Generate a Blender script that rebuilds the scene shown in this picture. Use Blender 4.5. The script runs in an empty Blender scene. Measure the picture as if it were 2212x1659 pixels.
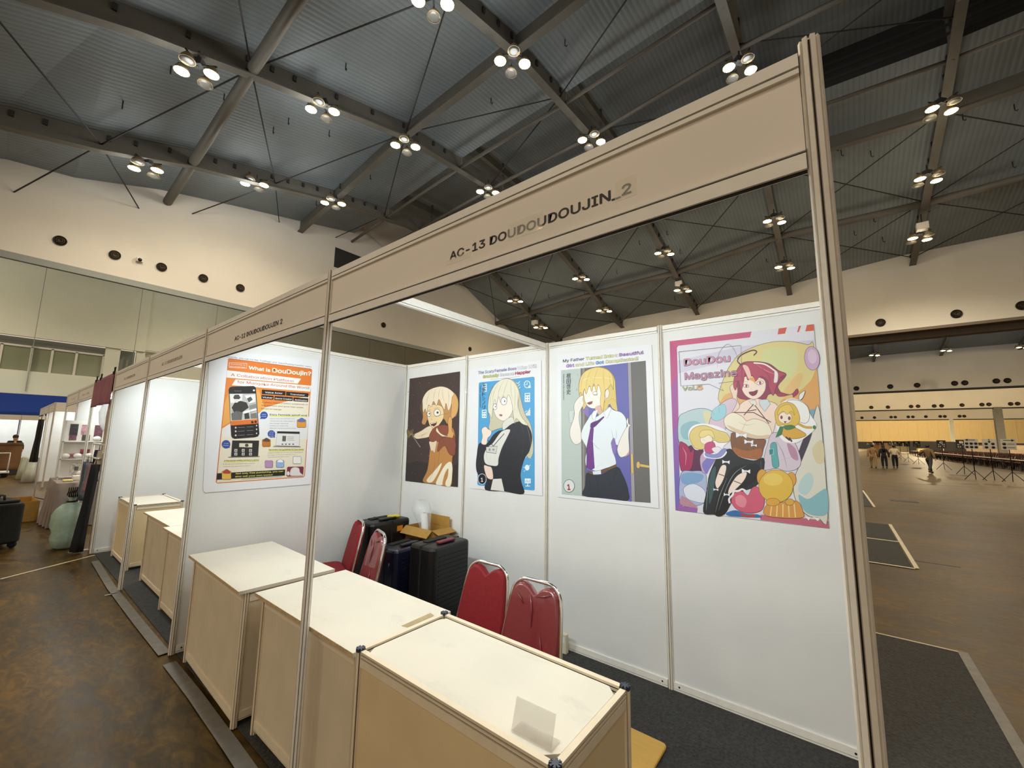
import bpy, bmesh, math, random
from mathutils import Vector, Matrix, geometry
random.seed(7)
S = bpy.context.scene
COL = S.collection

# ---------------------------------------------------------------- camera
W, H, FPX = 2212, 1659, 884.8
CAM = Vector((-.0057, -1.0169, 1.6504))
YAW, PITCH, ROLL = .6734, .1318, .0166
def basis():
    cy, sy, cp, sp = math.cos(YAW), math.sin(YAW), math.cos(PITCH), math.sin(PITCH)
    f = Vector((-sy*cp, cy*cp, sp)); r = Vector((cy, sy, 0)); u = r.cross(f)
    c, s = math.cos(ROLL), math.sin(ROLL)
    return r*c+u*s, u*c-r*s, f
RR, UU, FF = basis()
cd = bpy.data.cameras.new('camera'); cam = bpy.data.objects.new('camera', cd); COL.objects.link(cam)
cam.matrix_world = Matrix(((RR.x, UU.x, -FF.x, CAM.x), (RR.y, UU.y, -FF.y, CAM.y), (RR.z, UU.z, -FF.z, CAM.z), (0, 0, 0, 1)))
cd.sensor_width = 36; cd.lens = 36*FPX/W; cd.clip_end = 600; cd.clip_start = .02
S.camera = cam
def at(x, y, **k):
    """the point of the plane X=, Y= or Z= const that the photograph shows at pixel x, y (used to survey the place)"""
    d = FF*FPX+RR*(x-W/2)-UU*(y-H/2)
    (ax, v), = k.items(); i = 'XYZ'.index(ax)
    return CAM+d*((v-CAM[i])/d[i])

# ---------------------------------------------------------------- world, exposure, large lights
S.view_settings.view_transform = 'Standard'; S.view_settings.look = 'None'
S.view_settings.exposure = 0.0; S.view_settings.gamma = 1; S.view_settings.use_curve_mapping = False
wd = bpy.data.worlds.new('world'); S.world = wd; wd.use_nodes = True
bg = wd.node_tree.nodes['Background']; bg.inputs[0].default_value = (1, .84, .64, 1); bg.inputs[1].default_value = .60
HIGHBAY_W = 760          # watts of one four-lamp high bay fitting
TUBE_W = 26              # watts of one booth tube

# ---------------------------------------------------------------- helpers
def lin(h):
    h = h.lstrip('#'); o = []
    for i in (0, 2, 4):
        c = int(h[i:i+2], 16)/255; o.append(c/12.92 if c <= .04045 else ((c+.055)/1.055)**2.4)
    return (*o, 1)
MATS = {}
def mat(name, col, rough=.6, metal=0, nscale=0, namt=.15, bump=0, coat=0, emit=0, trans=0, alpha=1, stretch=None, spec=.5):
    if name in MATS: return MATS[name]
    m = bpy.data.materials.new(name); MATS[name] = m; m.use_nodes = True
    nt = m.node_tree; b = nt.nodes['Principled BSDF']; c = lin(col)
    b.inputs['Roughness'].default_value = rough; b.inputs['Metallic'].default_value = metal
    b.inputs['Coat Weight'].default_value = coat; b.inputs['Coat Roughness'].default_value = .05
    b.inputs['Transmission Weight'].default_value = trans; b.inputs['Alpha'].default_value = alpha
    b.inputs['Specular IOR Level'].default_value = spec
    b.inputs['Base Color'].default_value = c
    if nscale:
        tc = nt.nodes.new('ShaderNodeTexCoord'); n = nt.nodes.new('ShaderNodeTexNoise'); n.inputs['Scale'].default_value = nscale
        n.inputs['Detail'].default_value = 5
        if stretch:
            mp = nt.nodes.new('ShaderNodeMapping'); mp.inputs['Scale'].default_value = stretch
            nt.links.new(tc.outputs['Object'], mp.inputs[0]); nt.links.new(mp.outputs[0], n.inputs['Vector'])
        else: nt.links.new(tc.outputs['Object'], n.inputs['Vector'])
        r = nt.nodes.new('ShaderNodeValToRGB')
        r.color_ramp.elements[0].position = .3; r.color_ramp.elements[1].position = .7
        r.color_ramp.elements[0].color = tuple(v*(1-namt) for v in c[:3])+(1,)
        r.color_ramp.elements[1].color = tuple(min(1, v*(1+namt)) for v in c[:3])+(1,)
        nt.links.new(n.outputs['Fac'], r.inputs[0]); nt.links.new(r.outputs[0], b.inputs['Base Color'])
        if bump:
            bp = nt.nodes.new('ShaderNodeBump'); bp.inputs['Strength'].default_value = bump; bp.inputs['Distance'].default_value = .01
            nt.links.new(n.outputs['Fac'], bp.inputs['Height']); nt.links.new(bp.outputs[0], b.inputs['Normal'])
    if emit:
        b.inputs['Emission Color'].default_value = c; b.inputs['Emission Strength'].default_value = emit
    return m

class MB:
    """collects shapes, then links them as one mesh object"""
    def __init__(s): s.v = []; s.f = []; s.m = []; s.mi = 0; s.T = None; s.smooth = []; s.sm = False
    def add(s, vs, fs, mi=None):
        n = len(s.v); s.v += [tuple(s.T @ Vector(v)) if s.T else tuple(v) for v in vs]
        for f in fs: s.f.append(tuple(i+n for i in f)); s.m.append(s.mi if mi is None else mi); s.smooth.append(s.sm)
        return s
    def box(s, a, b, mi=None):
        (x0, x1), (y0, y1), (z0, z1) = [sorted(t) for t in zip(a, b)]
        return s.add([(x0,y0,z0),(x1,y0,z0),(x1,y1,z0),(x0,y1,z0),(x0,y0,z1),(x1,y0,z1),(x1,y1,z1),(x0,y1,z1)],
              [(0,3,2,1),(4,5,6,7),(0,1,5,4),(1,2,6,5),(2,3,7,6),(3,0,4,7)], mi)
    def rbox(s, a, b, r, mi=None, n=3):
        """box with rounded vertical edges and softened rims"""
        (x0, x1), (y0, y1), (z0, z1) = [sorted(t) for t in zip(a, b)]
        r = min(r, (x1-x0)/2-.001, (y1-y0)/2-.001); e = min(r*.5, (z1-z0)/3); rings = []
        for z, q in ((z0, e), (z0+e, 0), (z1-e, 0), (z1-e*.3, e*.3), (z1, e)):
            ring = []
            for cx, cy, a0 in ((x1-r, y1-r, 0), (x0+r, y1-r, 90), (x0+r, y0+r, 180), (x1-r, y0+r, 270)):
                for k in range(n+1):
                    t = math.radians(a0+90*k/n); rr = r-q
                    ring.append((cx+rr*math.cos(t), cy+rr*math.sin(t), z))
            rings.append(ring)
        return s.loft(rings, mi)
    def loft(s, rings, mi=None, caps=True, closed=True):
        k = len(rings[0]); vs = [p for r in rings for p in r]; fs = []
        for i in range(len(rings)-1):
            for j in range(k if closed else k-1):
                a, b = i*k+j, i*k+(j+1) % k
                fs.append((a, b, b+k, a+k))
        if caps and closed: fs += [tuple(range(k-1, -1, -1)), tuple(range((len(rings)-1)*k, len(rings)*k))]
        return s.add(vs, fs, mi)
    def prism(s, prof, p0, p1, up=(0, 0, 1), mi=None):
        """profile (u, v) swept from p0 to p1; u sideways, v along up"""
        p0, p1 = Vector(p0), Vector(p1); d = (p1-p0).normalized(); up = Vector(up)
        if abs(d.dot(up)) > .99: up = Vector((0, 1, 0))
        sd = d.cross(up).normalized(); u2 = sd.cross(d)
        return s.loft([[p+sd*a+u2*b for a, b in prof] for p in (p0, p1)], mi)
    def tube(s, path, r, n=8, mi=None, closed=False):
        P = [Vector(p) for p in path]; k = len(P); rings = []; last = None
        for i, p in enumerate(P):
            q = (P[(i+1) % k]-P[i-1]) if closed or 0 < i < k-1 else (P[1]-P[0] if i == 0 else P[-1]-P[-2])
            d = q.normalized(); a = last if last is not None else (Vector((0, 0, 1)) if abs(d.z) < .9 else Vector((1, 0, 0)))
            x = (a-d*a.dot(d)).normalized(); y = d.cross(x); last = x
            rr = r[i] if isinstance(r, (list, tuple)) else r
            rings.append([p+x*rr*math.cos(2*math.pi*j/n)+y*rr*math.sin(2*math.pi*j/n) for j in range(n)])
        if closed: rings.append(rings[0])
        o = s.sm; s.sm = True; s.loft(rings, mi, caps=not closed); s.sm = o
        return s
    def lathe(s, prof, c=(0, 0, 0), n=16, mi=None, ax='Z'):
        c = Vector(c); rings = []
        for r, z in prof:
            ring = []
            for j in range(n):
                t = 2*math.pi*j/n; p = (r*math.cos(t), r*math.sin(t), z)
                if ax == 'X': p = (p[2], p[0], p[1])
                if ax == 'Y': p = (p[1], p[2], p[0])
                ring.append(c+Vector(p))
            rings.append(ring)
        o = s.sm; s.sm = True; s.loft(rings, mi); s.sm = o
        return s
    def ball(s, c, rad, n=10, mi=None):
        rx, ry, rz = rad if isinstance(rad, (tuple, list)) else (rad,)*3; rings = []
        for i in range(n+1):
            t = math.pi*i/n; q = max(.02, math.sin(t))
            rings.append([(c[0]+rx*q*math.cos(2*math.pi*j/12), c[1]+ry*q*math.sin(2*math.pi*j/12), c[2]-rz*math.cos(t)) for j in range(12)])
        o = s.sm; s.sm = True; s.loft(rings, mi); s.sm = o
        return s
    def build(s, name, mats, parent=None, loc=None):
        me = bpy.data.meshes.new(name); me.from_pydata(s.v, [], s.f); me.update()
        for m in (mats if isinstance(mats, (list, tuple)) else [mats]): me.materials.append(m)
        me.polygons.foreach_set('material_index', s.m); me.polygons.foreach_set('use_smooth', s.smooth)
        bm = bmesh.new(); bm.from_mesh(me); bmesh.ops.recalc_face_normals(bm, faces=bm.faces); bm.to_mesh(me); bm.free()
        o = bpy.data.objects.new(name, me); COL.objects.link(o)
        if parent is not None: o.parent = parent
        if loc is not None: o.location = loc
        return o
def tag(o, label, cat, group=None):
    o['label'] = label; o['category'] = cat
    if group: o['group'] = group
    return o
def thing(name, label, cat, loc=(0, 0, 0), rz=0, group=None):
    o = bpy.data.objects.new(name, None); COL.objects.link(o); o.empty_display_size = .1
    o.location = loc; o.rotation_euler = (0, 0, rz)
    return tag(o, label, cat, group)
def struct(o): o['kind'] = 'structure'; return o
def dup(o, parent=None, label=None, loc=None, rz=None):
    c = o.copy(); COL.objects.link(c)
    if parent is not None: c.parent = parent
    if label: c['label'] = label
    if loc is not None: c.location = loc
    if rz is not None: c.rotation_euler = (0, 0, rz)
    for ch in list(o.children): dup(ch, c)
    return c
def lamp(kind, name, loc, power, col, parent=None, size=.3, rot=None, **k):
    d = bpy.data.lights.new(name, kind); d.energy = power; d.color = col
    if kind == 'AREA': d.shape = 'RECTANGLE'; d.size, d.size_y = size
    else: d.shadow_soft_size = size
    for a, b in k.items(): setattr(d, a, b)
    o = bpy.data.objects.new(name, d); COL.objects.link(o); o.location = loc
    if rot: o.rotation_euler = rot
    if parent is not None: o.parent = parent
    return o
def lerp_tab(t, x):
    if x <= t[0][0]: (a, b), (c, d) = t[0], t[1]
    elif x >= t[-1][0]: (a, b), (c, d) = t[-2], t[-1]
    else:
        for i in range(len(t)-1):
            if t[i][0] <= x <= t[i+1][0]: (a, b), (c, d) = t[i], t[i+1]; break
    return b+(d-b)*(x-a)/(c-a)
_txt = {}
try:                                    # Blender's own bundled interface font, else its built-in one
    import os
    FONT = bpy.data.fonts.load(os.path.join(bpy.utils.system_resource('DATAFILES'), 'fonts', 'Inter.woff2'))
except Exception: FONT = None
def text2d(s):
    """2-D triangles of a line of lettering, cap height 1, starting at 0"""
    k = s
    if k not in _txt:
        cu = bpy.data.curves.new('t', 'FONT'); cu.body = s; cu.resolution_u = 3
        if FONT is not None and s.isascii(): cu.font = FONT
        ob = bpy.data.objects.new('t', cu); COL.objects.link(ob)
        dg = bpy.context.evaluated_depsgraph_get(); me = bpy.data.meshes.new_from_object(ob.evaluated_get(dg))
        vs = [(v.co.x/.72, v.co.y/.72) for v in me.vertices]; fs = [tuple(p.vertices) for p in me.polygons]
        bpy.data.objects.remove(ob); bpy.data.curves.remove(cu); bpy.data.meshes.remove(me)
        if not vs: vs = [(0, 0)]
        x0 = min(v[0] for v in vs); _txt[k] = ([(v[0]-x0, v[1]) for v in vs], fs)
    return _txt[k]
def put_text(mb, s, p0, p1, cap, nrm, mi=0, bold=.02, vflip=False):
    """one line of lettering from p0 to p1 (its width is fitted), standing off along nrm"""
    vs, fs = text2d(s); w = max(v[0] for v in vs) or 1
    p0, p1, n = Vector(p0), Vector(p1), Vector(nrm).normalized(); d = p1-p0; u = n.cross(d.normalized())
    b = bold*cap; e = d.normalized()*b; u1 = u*b
    sh = [Vector()] if bold < .006 else [e*.8, e*-.8] if bold < .02 else [e, -e, u1*.7, u1*-.7] if bold < .045 else [e, -e, u1, -u1, (e+u1)*.7, (e-u1)*.7, (u1-e)*.7, (e+u1)*-.7]
    for i, q in enumerate(sh): mb.add([p0+d*(x/w)+u*(y*cap)+q+n*(i*.00003) for x, y in vs], fs, mi)

# ---------------------------------------------------------------- shared materials
M_ALU = mat('anodised aluminium', '#e6dfd3', .3, .0, 40, .04, coat=.3)
M_ALUW = mat('white coated rail', '#f0ebe2', .4, 0, 30, .03)
M_GROOVE = mat('dark rail groove', '#120c09', .8)
M_PANEL = mat('white laminate panel', '#e4e3e1', .55, 0, 3, .03)
M_FASCIA = mat('cream fascia panel', '#efe6d8', .5, 0, 2, .03)
M_BEIGE = mat('beige counter panel', '#d6c7ad', .6, 0, 5, .05)
M_BEIGE2 = mat('ochre counter panel', '#dcc69c', .6, 0, 5, .05)
M_CRAIL = mat('cream counter rail', '#e4d5bc', .5, .0, 20, .04)
M_BLACK = mat('black print', '#14110f', .5)
M_CHROME = mat('chrome', '#e2e2e2', .12, 1)
M_DARKMETAL = mat('dark metal', '#1d1a18', .5, .4)

# ================================================================ the hall
def floor_mat():
    m = bpy.data.materials.new('stained concrete floor'); m.use_nodes = True; nt = m.node_tree; L = nt.links.new
    b = nt.nodes['Principled BSDF']; b.inputs['Specular IOR Level'].default_value = .22; tc = nt.nodes.new('ShaderNodeTexCoord')
    def noise(sc, det, stretch=(1, 1, 1), dist=0):
        mp = nt.nodes.new('ShaderNodeMapping'); mp.inputs['Scale'].default_value = stretch
        n = nt.nodes.new('ShaderNodeTexNoise'); n.inputs['Scale'].default_value = sc; n.inputs['Detail'].default_value = det
        n.inputs['Distortion'].default_value = dist
        L(tc.outputs['Object'], mp.inputs[0]); L(mp.outputs[0], n.inputs['Vector']); return n
    n1 = noise(.55, 8, (1, 1.6, 1), .6); n2 = noise(3.2, 9, (1, 2.4, 1), 1.2); n3 = noise(14, 4)
    r = nt.nodes.new('ShaderNodeValToRGB')
    for i, (p, c) in enumerate(((.32, '#1f170c'), (.45, '#38290f'), (.54, '#523d18'), (.68, '#7a5a28'))):
        e = r.color_ramp.elements[i] if i < 2 else r.color_ramp.elements.new(p)
        e.position = p; e.color = lin(c)
    mx = nt.nodes.new('ShaderNodeMix'); mx.data_type = 'FLOAT'; mx.inputs[0].default_value = .55
    L(n1.outputs['Fac'], mx.inputs[2]); L(n2.outputs['Fac'], mx.inputs[3]); n4 = noise(6, 9, (1, 2.2, 1), 2.2); m4 = nt.nodes.new('ShaderNodeMix'); m4.data_type = 'FLOAT'; m4.inputs[0].default_value = .3
    L(mx.outputs[0], m4.inputs[2]); L(n4.outputs['Fac'], m4.inputs[3]); L(m4.outputs[0], r.inputs[0])
    b.inputs['Specular Tint'].default_value = (1, .78, .5, 1)
    L(r.outputs[0], b.inputs['Base Color'])
    rr = nt.nodes.new('ShaderNodeMapRange'); rr.inputs['To Min'].default_value = .26; rr.inputs['To Max'].default_value = .55
    L(n2.outputs['Fac'], rr.inputs[0]); L(rr.outputs[0], b.inputs['Roughness'])
    bp = nt.nodes.new('ShaderNodeBump'); bp.inputs['Strength'].default_value = .12; bp.inputs['Distance'].default_value = .003
    L(n3.outputs['Fac'], bp.inputs['Height']); L(bp.outputs[0], b.inputs['Normal'])
    return m
def deck_mat(name, col, pitch):
    """ribbed metal decking: the ribs run along the hall (Y)"""
    m = bpy.data.materials.new(name); m.use_nodes = True; nt = m.node_tree; L = nt.links.new; b = nt.nodes['Principled BSDF']
    tc = nt.nodes.new('ShaderNodeTexCoord'); w = nt.nodes.new('ShaderNodeTexWave'); w.wave_type = 'BANDS'; w.bands_direction = 'X'
    w.inputs['Scale'].default_value = .314/pitch; w.inputs['Distortion'].default_value = 0
    n = nt.nodes.new('ShaderNodeTexNoise'); n.inputs['Scale'].default_value = .6; n.inputs['Detail'].default_value = 6
    L(tc.outputs['Object'], w.inputs[0]); L(tc.outputs['Object'], n.inputs['Vector'])
    r = nt.nodes.new('ShaderNodeValToRGB'); c = lin(col); r.color_ramp.elements[0].position = .0; r.color_ramp.elements[1].position = .35
    r.color_ramp.elements[0].color = tuple(v*.82 for v in c[:3])+(1,); r.color_ramp.elements[1].color = c
    L(w.outputs['Fac'], r.inputs[0])
    mx = nt.nodes.new('ShaderNodeMix'); mx.data_type = 'RGBA'; mx.blend_type = 'MULTIPLY'; mx.inputs[0].default_value = .35
    L(r.outputs[0], mx.inputs[6]); L(n.outputs['Fac'], mx.inputs[7]); L(mx.outputs[2], b.inputs['Base Color'])
    bp = nt.nodes.new('ShaderNodeBump'); bp.inputs['Strength'].default_value = .35; bp.inputs['Distance'].default_value = .04
    L(w.outputs['Fac'], bp.inputs['Height']); L(bp.outputs[0], b.inputs['Normal']); b.inputs['Roughness'].default_value = .6
    return m
M_FLOOR = floor_mat(); M_DECK = deck_mat('ribbed roof deck', '#8d979b', .2)
M_WALLW = mat('off white plaster', '#dcd6ca', .8, 0, .4, .04)
M_WALLG = mat('cream wall boarding', '#dedfcd', .8, 0, .5, .04)
M_STEEL = mat('grey painted steel', '#66635b', .6, .1, 2, .08)
M_STEELD = mat('dark louvre steel', '#2c2b2a', .7)
M_TRIM = mat('grey trim', '#8f948f', .6)
M_YELLOW = mat('ochre partition boards', '#d8bd88', .7, 0, 2, .06, stretch=(3, 3, .2))
M_BLUE = mat('blue banner cloth', '#173a8c', .8, 0, 1.2, .06)
M_CARPET = mat('charcoal carpet', '#393836', .95, 0, 70, .45, .8)
M_TAPE = mat('grey cloth tape', '#6f6a62', .5, 0, 18, .15)
M_TAPEW = mat('pale tape', '#c9bd9f', .5, 0, 18, .12)
XL, ZB = -27.0, 9.2
fl = MB(); fl.add([(-46, -12, 0), (115, -12, 0), (115, 216, 0), (-46, 216, 0)], [(0, 1, 2, 3)])
struct(fl.build('floor', M_FLOOR))

# surveyed undersides of the five roof beams of the hall: (y, z)
BEAMS = [(-22.8, [(-8, 10.2), (-2.1, 12.39), (.39, 12.95), (3.37, 13.92), (10.1, 15.4), (17, 16.5), (21, 16.5), (24.3, 15.64), (27.8, 14.33), (31.9, 12.74), (36.0, 11.6)]),
         (-15.9, [(-8, 10.6), (-1.7, 12.84), (.38, 13.66), (3.34, 14.54), (10.1, 16.34), (16.5, 16.88), (20, 16.9), (24.9, 15.66), (27.8, 14.85), (32.06, 13.2), (36.1, 12.5)]),
         (-9.0, [(-8, 11.2), (-2, 13.3), (3.3, 15.0), (6.73, 15.87), (10.03, 16.65), (16.37, 17.1), (20, 17.1), (25.28, 15.55), (27.6, 15.03), (31.85, 13.55), (36, 12.6)]),
         (-2.3, [(-8, 11.6), (-2, 13.7), (3.3, 15.4), (10, 17.0), (16, 17.7), (17.6, 18.0), (20.5, 17.7), (26.5, 15.87), (28, 15.5), (33.3, 14.25), (36, 13.0)]),
         (4.6, [(-8, 11.6), (-2, 13.7), (3.3, 15.4), (10, 17.2), (19.2, 17.77), (23.5, 16.39), (27.8, 15.4), (32.8, 14.2), (37, 13.4)]),
         (11.5, [(-8, 11.8), (-2, 13.8), (3.3, 15.4), (10, 17.2), (19.2, 17.9), (23.5, 16.6), (27.8, 15.6), (32.8, 14.4), (37, 13.5)]),
         (18.4, [(-8, 11.8), (-2, 13.8), (3.3, 15.4), (10, 17.2), (19.2, 17.9), (23.5, 16.6), (27.8, 15.6), (32.8, 14.4), (37, 13.5)])]
def beam_z(x, y): return lerp_tab([(bx, lerp_tab(t, y)) for bx, t in BEAMS], max(-27.5, min(20, x)))
RAISE = 1.7
def deck_rows(y0, ylo, yhi, xs, ys, dz=.85, raised=True):
    mb = MB(); sy = [y for y in ys]
    def z(x, y): return beam_z(x, y-y0)+dz
    def strip(y0_, y1_, up=0):
        yy = [y for y in sy if y0_ < y < y1_]; yy = [y0_]+yy+[y1_]
        mb.add([(x, y, z(x, y)+up) for y in yy for x in xs],
               [(i*len(xs)+j, i*len(xs)+j+1, (i+1)*len(xs)+j+1, (i+1)*len(xs)+j) for i in range(len(yy)-1) for j in range(len(xs)-1)], 0)
    a, b = y0+13.9, y0+21.4
    if raised:
        strip(ylo, a); strip(a, b, RAISE); strip(b, yhi)
        for y in (a, b):
            mb.add([(x, y, z(x, y)+u) for u in (0, RAISE) for x in xs], [(j, j+1, j+1+len(xs), j+len(xs)) for j in range(len(xs)-1)], 1)
            for q in (.35, .75, 1.15):       # louvre blades of the ridge vent
                for j in range(len(xs)-1):
                    mb.prism([(-.05, -.08), (.05, .0), (.05, .03), (-.05, -.05)], (xs[j], y+(.08 if y == a else -.08), z(xs[j], y)+q), (xs[j+1], y+(.08 if y == a else -.08), z(xs[j+1], y)+q), mi=1)
    else: strip(ylo, yhi)
    return mb
XS = [-27.2]+[b[0] for b in BEAMS]+[26, 40, 60]
YS = [-8, -5, -2, 0, 3, 6, 10, 12, 14, 16, 18, 20, 22, 24, 26, 28, 30, 32, 34, 36.2]
struct(deck_rows(0, -8, 36.2, XS, YS).build('ceiling', [M_DECK, M_STEELD, M_TRIM]))
struct(deck_rows(42, 36.6, 78.2, XS, [y+42 for y in YS], raised=False).build('ceiling_next_hall', [M_DECK, M_STEELD, M_TRIM]))
struct(MB().box((-46, -12, 13.6), (-27.4, 40, 13.8)).build('ceiling_side_bay', M_WALLG))

def i_beam(mb, pts, d, fw=.3, up=Vector((0, 0, 1)), tops=None):
    """I section along pts (underside); the web runs up to tops"""
    for i in range(len(pts)-1):
        a, b = Vector(pts[i]), Vector(pts[i+1]); t0 = tops[i] if tops else a.z+d; t1 = tops[i+1] if tops else b.z+d
        s = (b-a).cross(up).normalized()
        for w, l0, l1, h0, h1 in ((fw/2, 0, 0, .05, .05), (.03, .05, .05, t0-a.z, t1-b.z)):
            mb.add([a+s*w+up*l0, a-s*w+up*l0, b-s*w+up*l1, b+s*w+up*l1, a+s*w+up*h0, a-s*w+up*h0, b-s*w+up*h1, b+s*w+up*h1],
                   [(0, 1, 2, 3), (4, 5, 6, 7), (0, 3, 7, 4), (1, 2, 6, 5), (0, 1, 5, 4), (3, 2, 6, 7)], 0)
def roof_beam(x, t, y0, ylo, yhi):
    mb = MB(); ys = [ylo]+[y+y0 for y, _ in t if ylo < y+y0 < yhi]+[yhi]
    if y0 == 0: ys = sorted(set(ys+[13.9, 21.4]))
    pts = [(x, y, lerp_tab(t, y-y0)) for y in ys]
    i_beam(mb, pts, .8, .34, tops=[p[2]+.85 for p in pts])
    if y0 == 0:
        i_beam(mb, [(x, 13.9, lerp_tab(t, 13.9)+1.9), (x, 21.4, lerp_tab(t, 21.4)+1.9)], .6, .25)
        for y in (13.9, 17.6, 21.4): mb.tube([(x, y, lerp_tab(t, y)), (x, y, lerp_tab(t, y)+2.4)], .07, 6)
        y = ylo+.6
        while y < yhi:                      # clamps and cable brackets along the web
            if abs(y-17.6) > 4: mb.box((x-.1, y-.06, lerp_tab(t, y)+.5), (x+.1, y+.06, lerp_tab(t, y)+.72), 1)
            y += random.choice((.8, 1.1, 1.7))
    return struct(mb.build('roof_beam', [M_STEEL, M_STEELD]))
for x, t in BEAMS:
    roof_beam(x, t, 0, -8, 36.1); roof_beam(x, t, 42, 36.8, 78); roof_beam(x, t, -42, -36, -8.2)
XP = [-27]+[b[0] for b in BEAMS]+[26, 60]
def purlin(y, kind, dz, y0=0):
    mb = MB()
    for i in range(len(XP)-1):
        a = Vector((XP[i], y+y0, beam_z(XP[i], y)+dz)); b = Vector((XP[i+1], y+y0, beam_z(XP[i+1], y)+dz))
        if kind == 'I': i_beam(mb, [a, b], .75, .32)
        else: mb.tube([a, b], kind, 10)
    return struct(mb.build('roof_purlin', M_STEEL))
for y, k, dz in ((-4, .2, .25), (3.35, .2, .2), (10.1, 'I', .05), (13.75, .09, .15), (16.5, .1, .1), (21.5, .09, .15), (24, 'I', .05), (30, .2, .2)): purlin(y, k, dz)
for y, k, dz in ((10.1, .18, .1), (17, .18, .1), (24, .18, .1), (30, .18, .2)): purlin(y, k, dz, 42)
# tie rods crossing between the beams
B2, B1, B0, BM, BR = [b[0] for b in BEAMS[:5]]
def N(x, y): return Vector((x, y, beam_z(x, y)+.3))
RODS = [(N(B1, 3.35), N(B2, .4)), (N(B2, .4), N(B1, -2.9)), (N(B1, 3.35), N(B2, 6.9)), (N(B2, 6.9), at(603, 480, X=XL)),
        (N(B2, .4), at(30, 415, X=XL)), (N(B2, .4), at(300, 450, X=XL)), (N(B1, 3.35), N(B0, 6.7)), (N(B0, 6.7), N(B1, 10.1)),
        (N(B1, 3.35), N(B0, .1)), (N(B2, 6.9), N(B1, 10.1)), (N(B2, 6.9), at(415, 462, X=XL)), (N(B1, 10.1), N(B2, 13.6)),
        (at(725, 513, X=XL), N(B2, 13.6)), (N(B1, 10.1), N(B0, 13.4)), (N(B0, 13.4), N(BM, 10)), (N(B1, 16.4), N(B0, 13.4)),
        (N(B0, 16.4), N(BM, 20)), (N(BM, 16.4), N(BR, 20)), (N(BM, 20), N(BR, 16.4))]
XQ = [-27]+[b[0] for b in BEAMS]
for i in range(6):
    for ya, yb in ((24, 30), (30, 35.6)):
        ym = (ya+yb)/2
        RODS += [(N(XQ[i], ya), N(XQ[i+1], yb)), (N(XQ[i], yb), N(XQ[i+1], ya))]
for a, b in RODS: struct(MB().tube([a, b], .028, 6).build('brace_rod', M_STEELD))
# hanging hooks on the deck
for k in range(70):
    x, y = random.uniform(-25, 8), random.choice((random.uniform(-1, 12.5), random.uniform(23, 34))); z = beam_z(x, y)+.85
    struct(MB().tube([(x, y, z+.02), (x, y, z-.28), (x+.07, y, z-.36), (x+.1, y, z-.3)], .022, 5).build('ceiling_hook', M_STEELD))

# side bulkhead over the left bay, with its rail, and the far bulkheads between the halls
def bulkhead_x(x, y0, y1, zlo, ztop):
    mb = MB(); ys = [y0+(y1-y0)*i/24 for i in range(25)]
    for q in (x, x-.4):
        mb.add([(q, y, zlo) for y in ys]+[(q, y, ztop(y)) for y in ys], [(i, i+1, i+26, i+25) for i in range(24)])
    mb.add([(x, y0, zlo), (x-.4, y0, zlo), (x-.4, y1, zlo), (x, y1, zlo)], [(0, 1, 2, 3)])
    return mb
struct(bulkhead_x(XL, -8, 36.4, 9.12, lambda y: beam_z(-27, y)+3.2).build('wall_left_upper', M_WALLW))
struct(MB().box((XL-.4, -8, 8.9), (XL+.05, 36.4, 9.13)).box((XL-.02, -8, 8.82), (XL+.12, 36.4, 8.9)).build('trim_1', M_TRIM))
def bulkhead_y(name, y, x0, x1, zlo, ztop, y0=0):
    mb = MB(); xs = [x0+(x1-x0)*i/30 for i in range(31)]
    for q in (y, y+.5): mb.add([(x, q, zlo) for x in xs]+[(x, q, ztop(x)) for x in xs], [(i, i+1, i+32, i+31) for i in range(30)])
    mb.add([(x0, y, zlo), (x1, y, zlo), (x1, y+.5, zlo), (x0, y+.5, zlo)], [(0, 1, 2, 3)])
    return struct(mb.build(name, M_WALLW))
bulkhead_y('wall_far_upper', 36.1, -27.4, 60, 9.27, lambda x: beam_z(x, 36)+1.0)
bulkhead_y('wall_second_upper', 78, -46, 115, 9.2, lambda x: 15)
bulkhead_y('wall_third_upper', 121, -46, 115, 9.2, lambda x: 17)
bulkhead_y('wall_fourth_upper', 171, -46, 115, 9.2, lambda x: 17)
struct(MB().box((-27, 35.95, 9.1), (40, 36.7, 9.28)).box((-27, 36.9, 8.75), (40, 37.5, 9.6)).build('trim_2', mat('brown grey trim', '#6f6455', .7)))
for i, y in enumerate((78, 121, 171)): struct(MB().box((-46, y-.1, 9.0), (115, y+.7, 9.22)).build('trim_%d' % (3+i), M_STEELD))
w = MB(); w.box((-46, 214, 2.6), (115, 214.4, 13)); w.box((-46, 213.8, 0), (115, 214.4, 2.6), 1)
for k in range(60): w.box((-46+k*2.65, 213.92, 2.6), (-45.96+k*2.65, 214.05, 13), 2)
struct(w.build('wall_far', [M_YELLOW, M_STEELD, M_BEIGE]))
p = at(2165, 958, Y=121); struct(MB().box((p.x-.55, 120.7, 0), (p.x+.55, 121.8, 9.3)).build('column_dark', M_STEEL))
p = at(2060, 955, Y=171); struct(MB().box((p.x-.4, 170.7, 0), (p.x+.4, 171.8, 9.3)).build('column_pale', M_WALLG))

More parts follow.
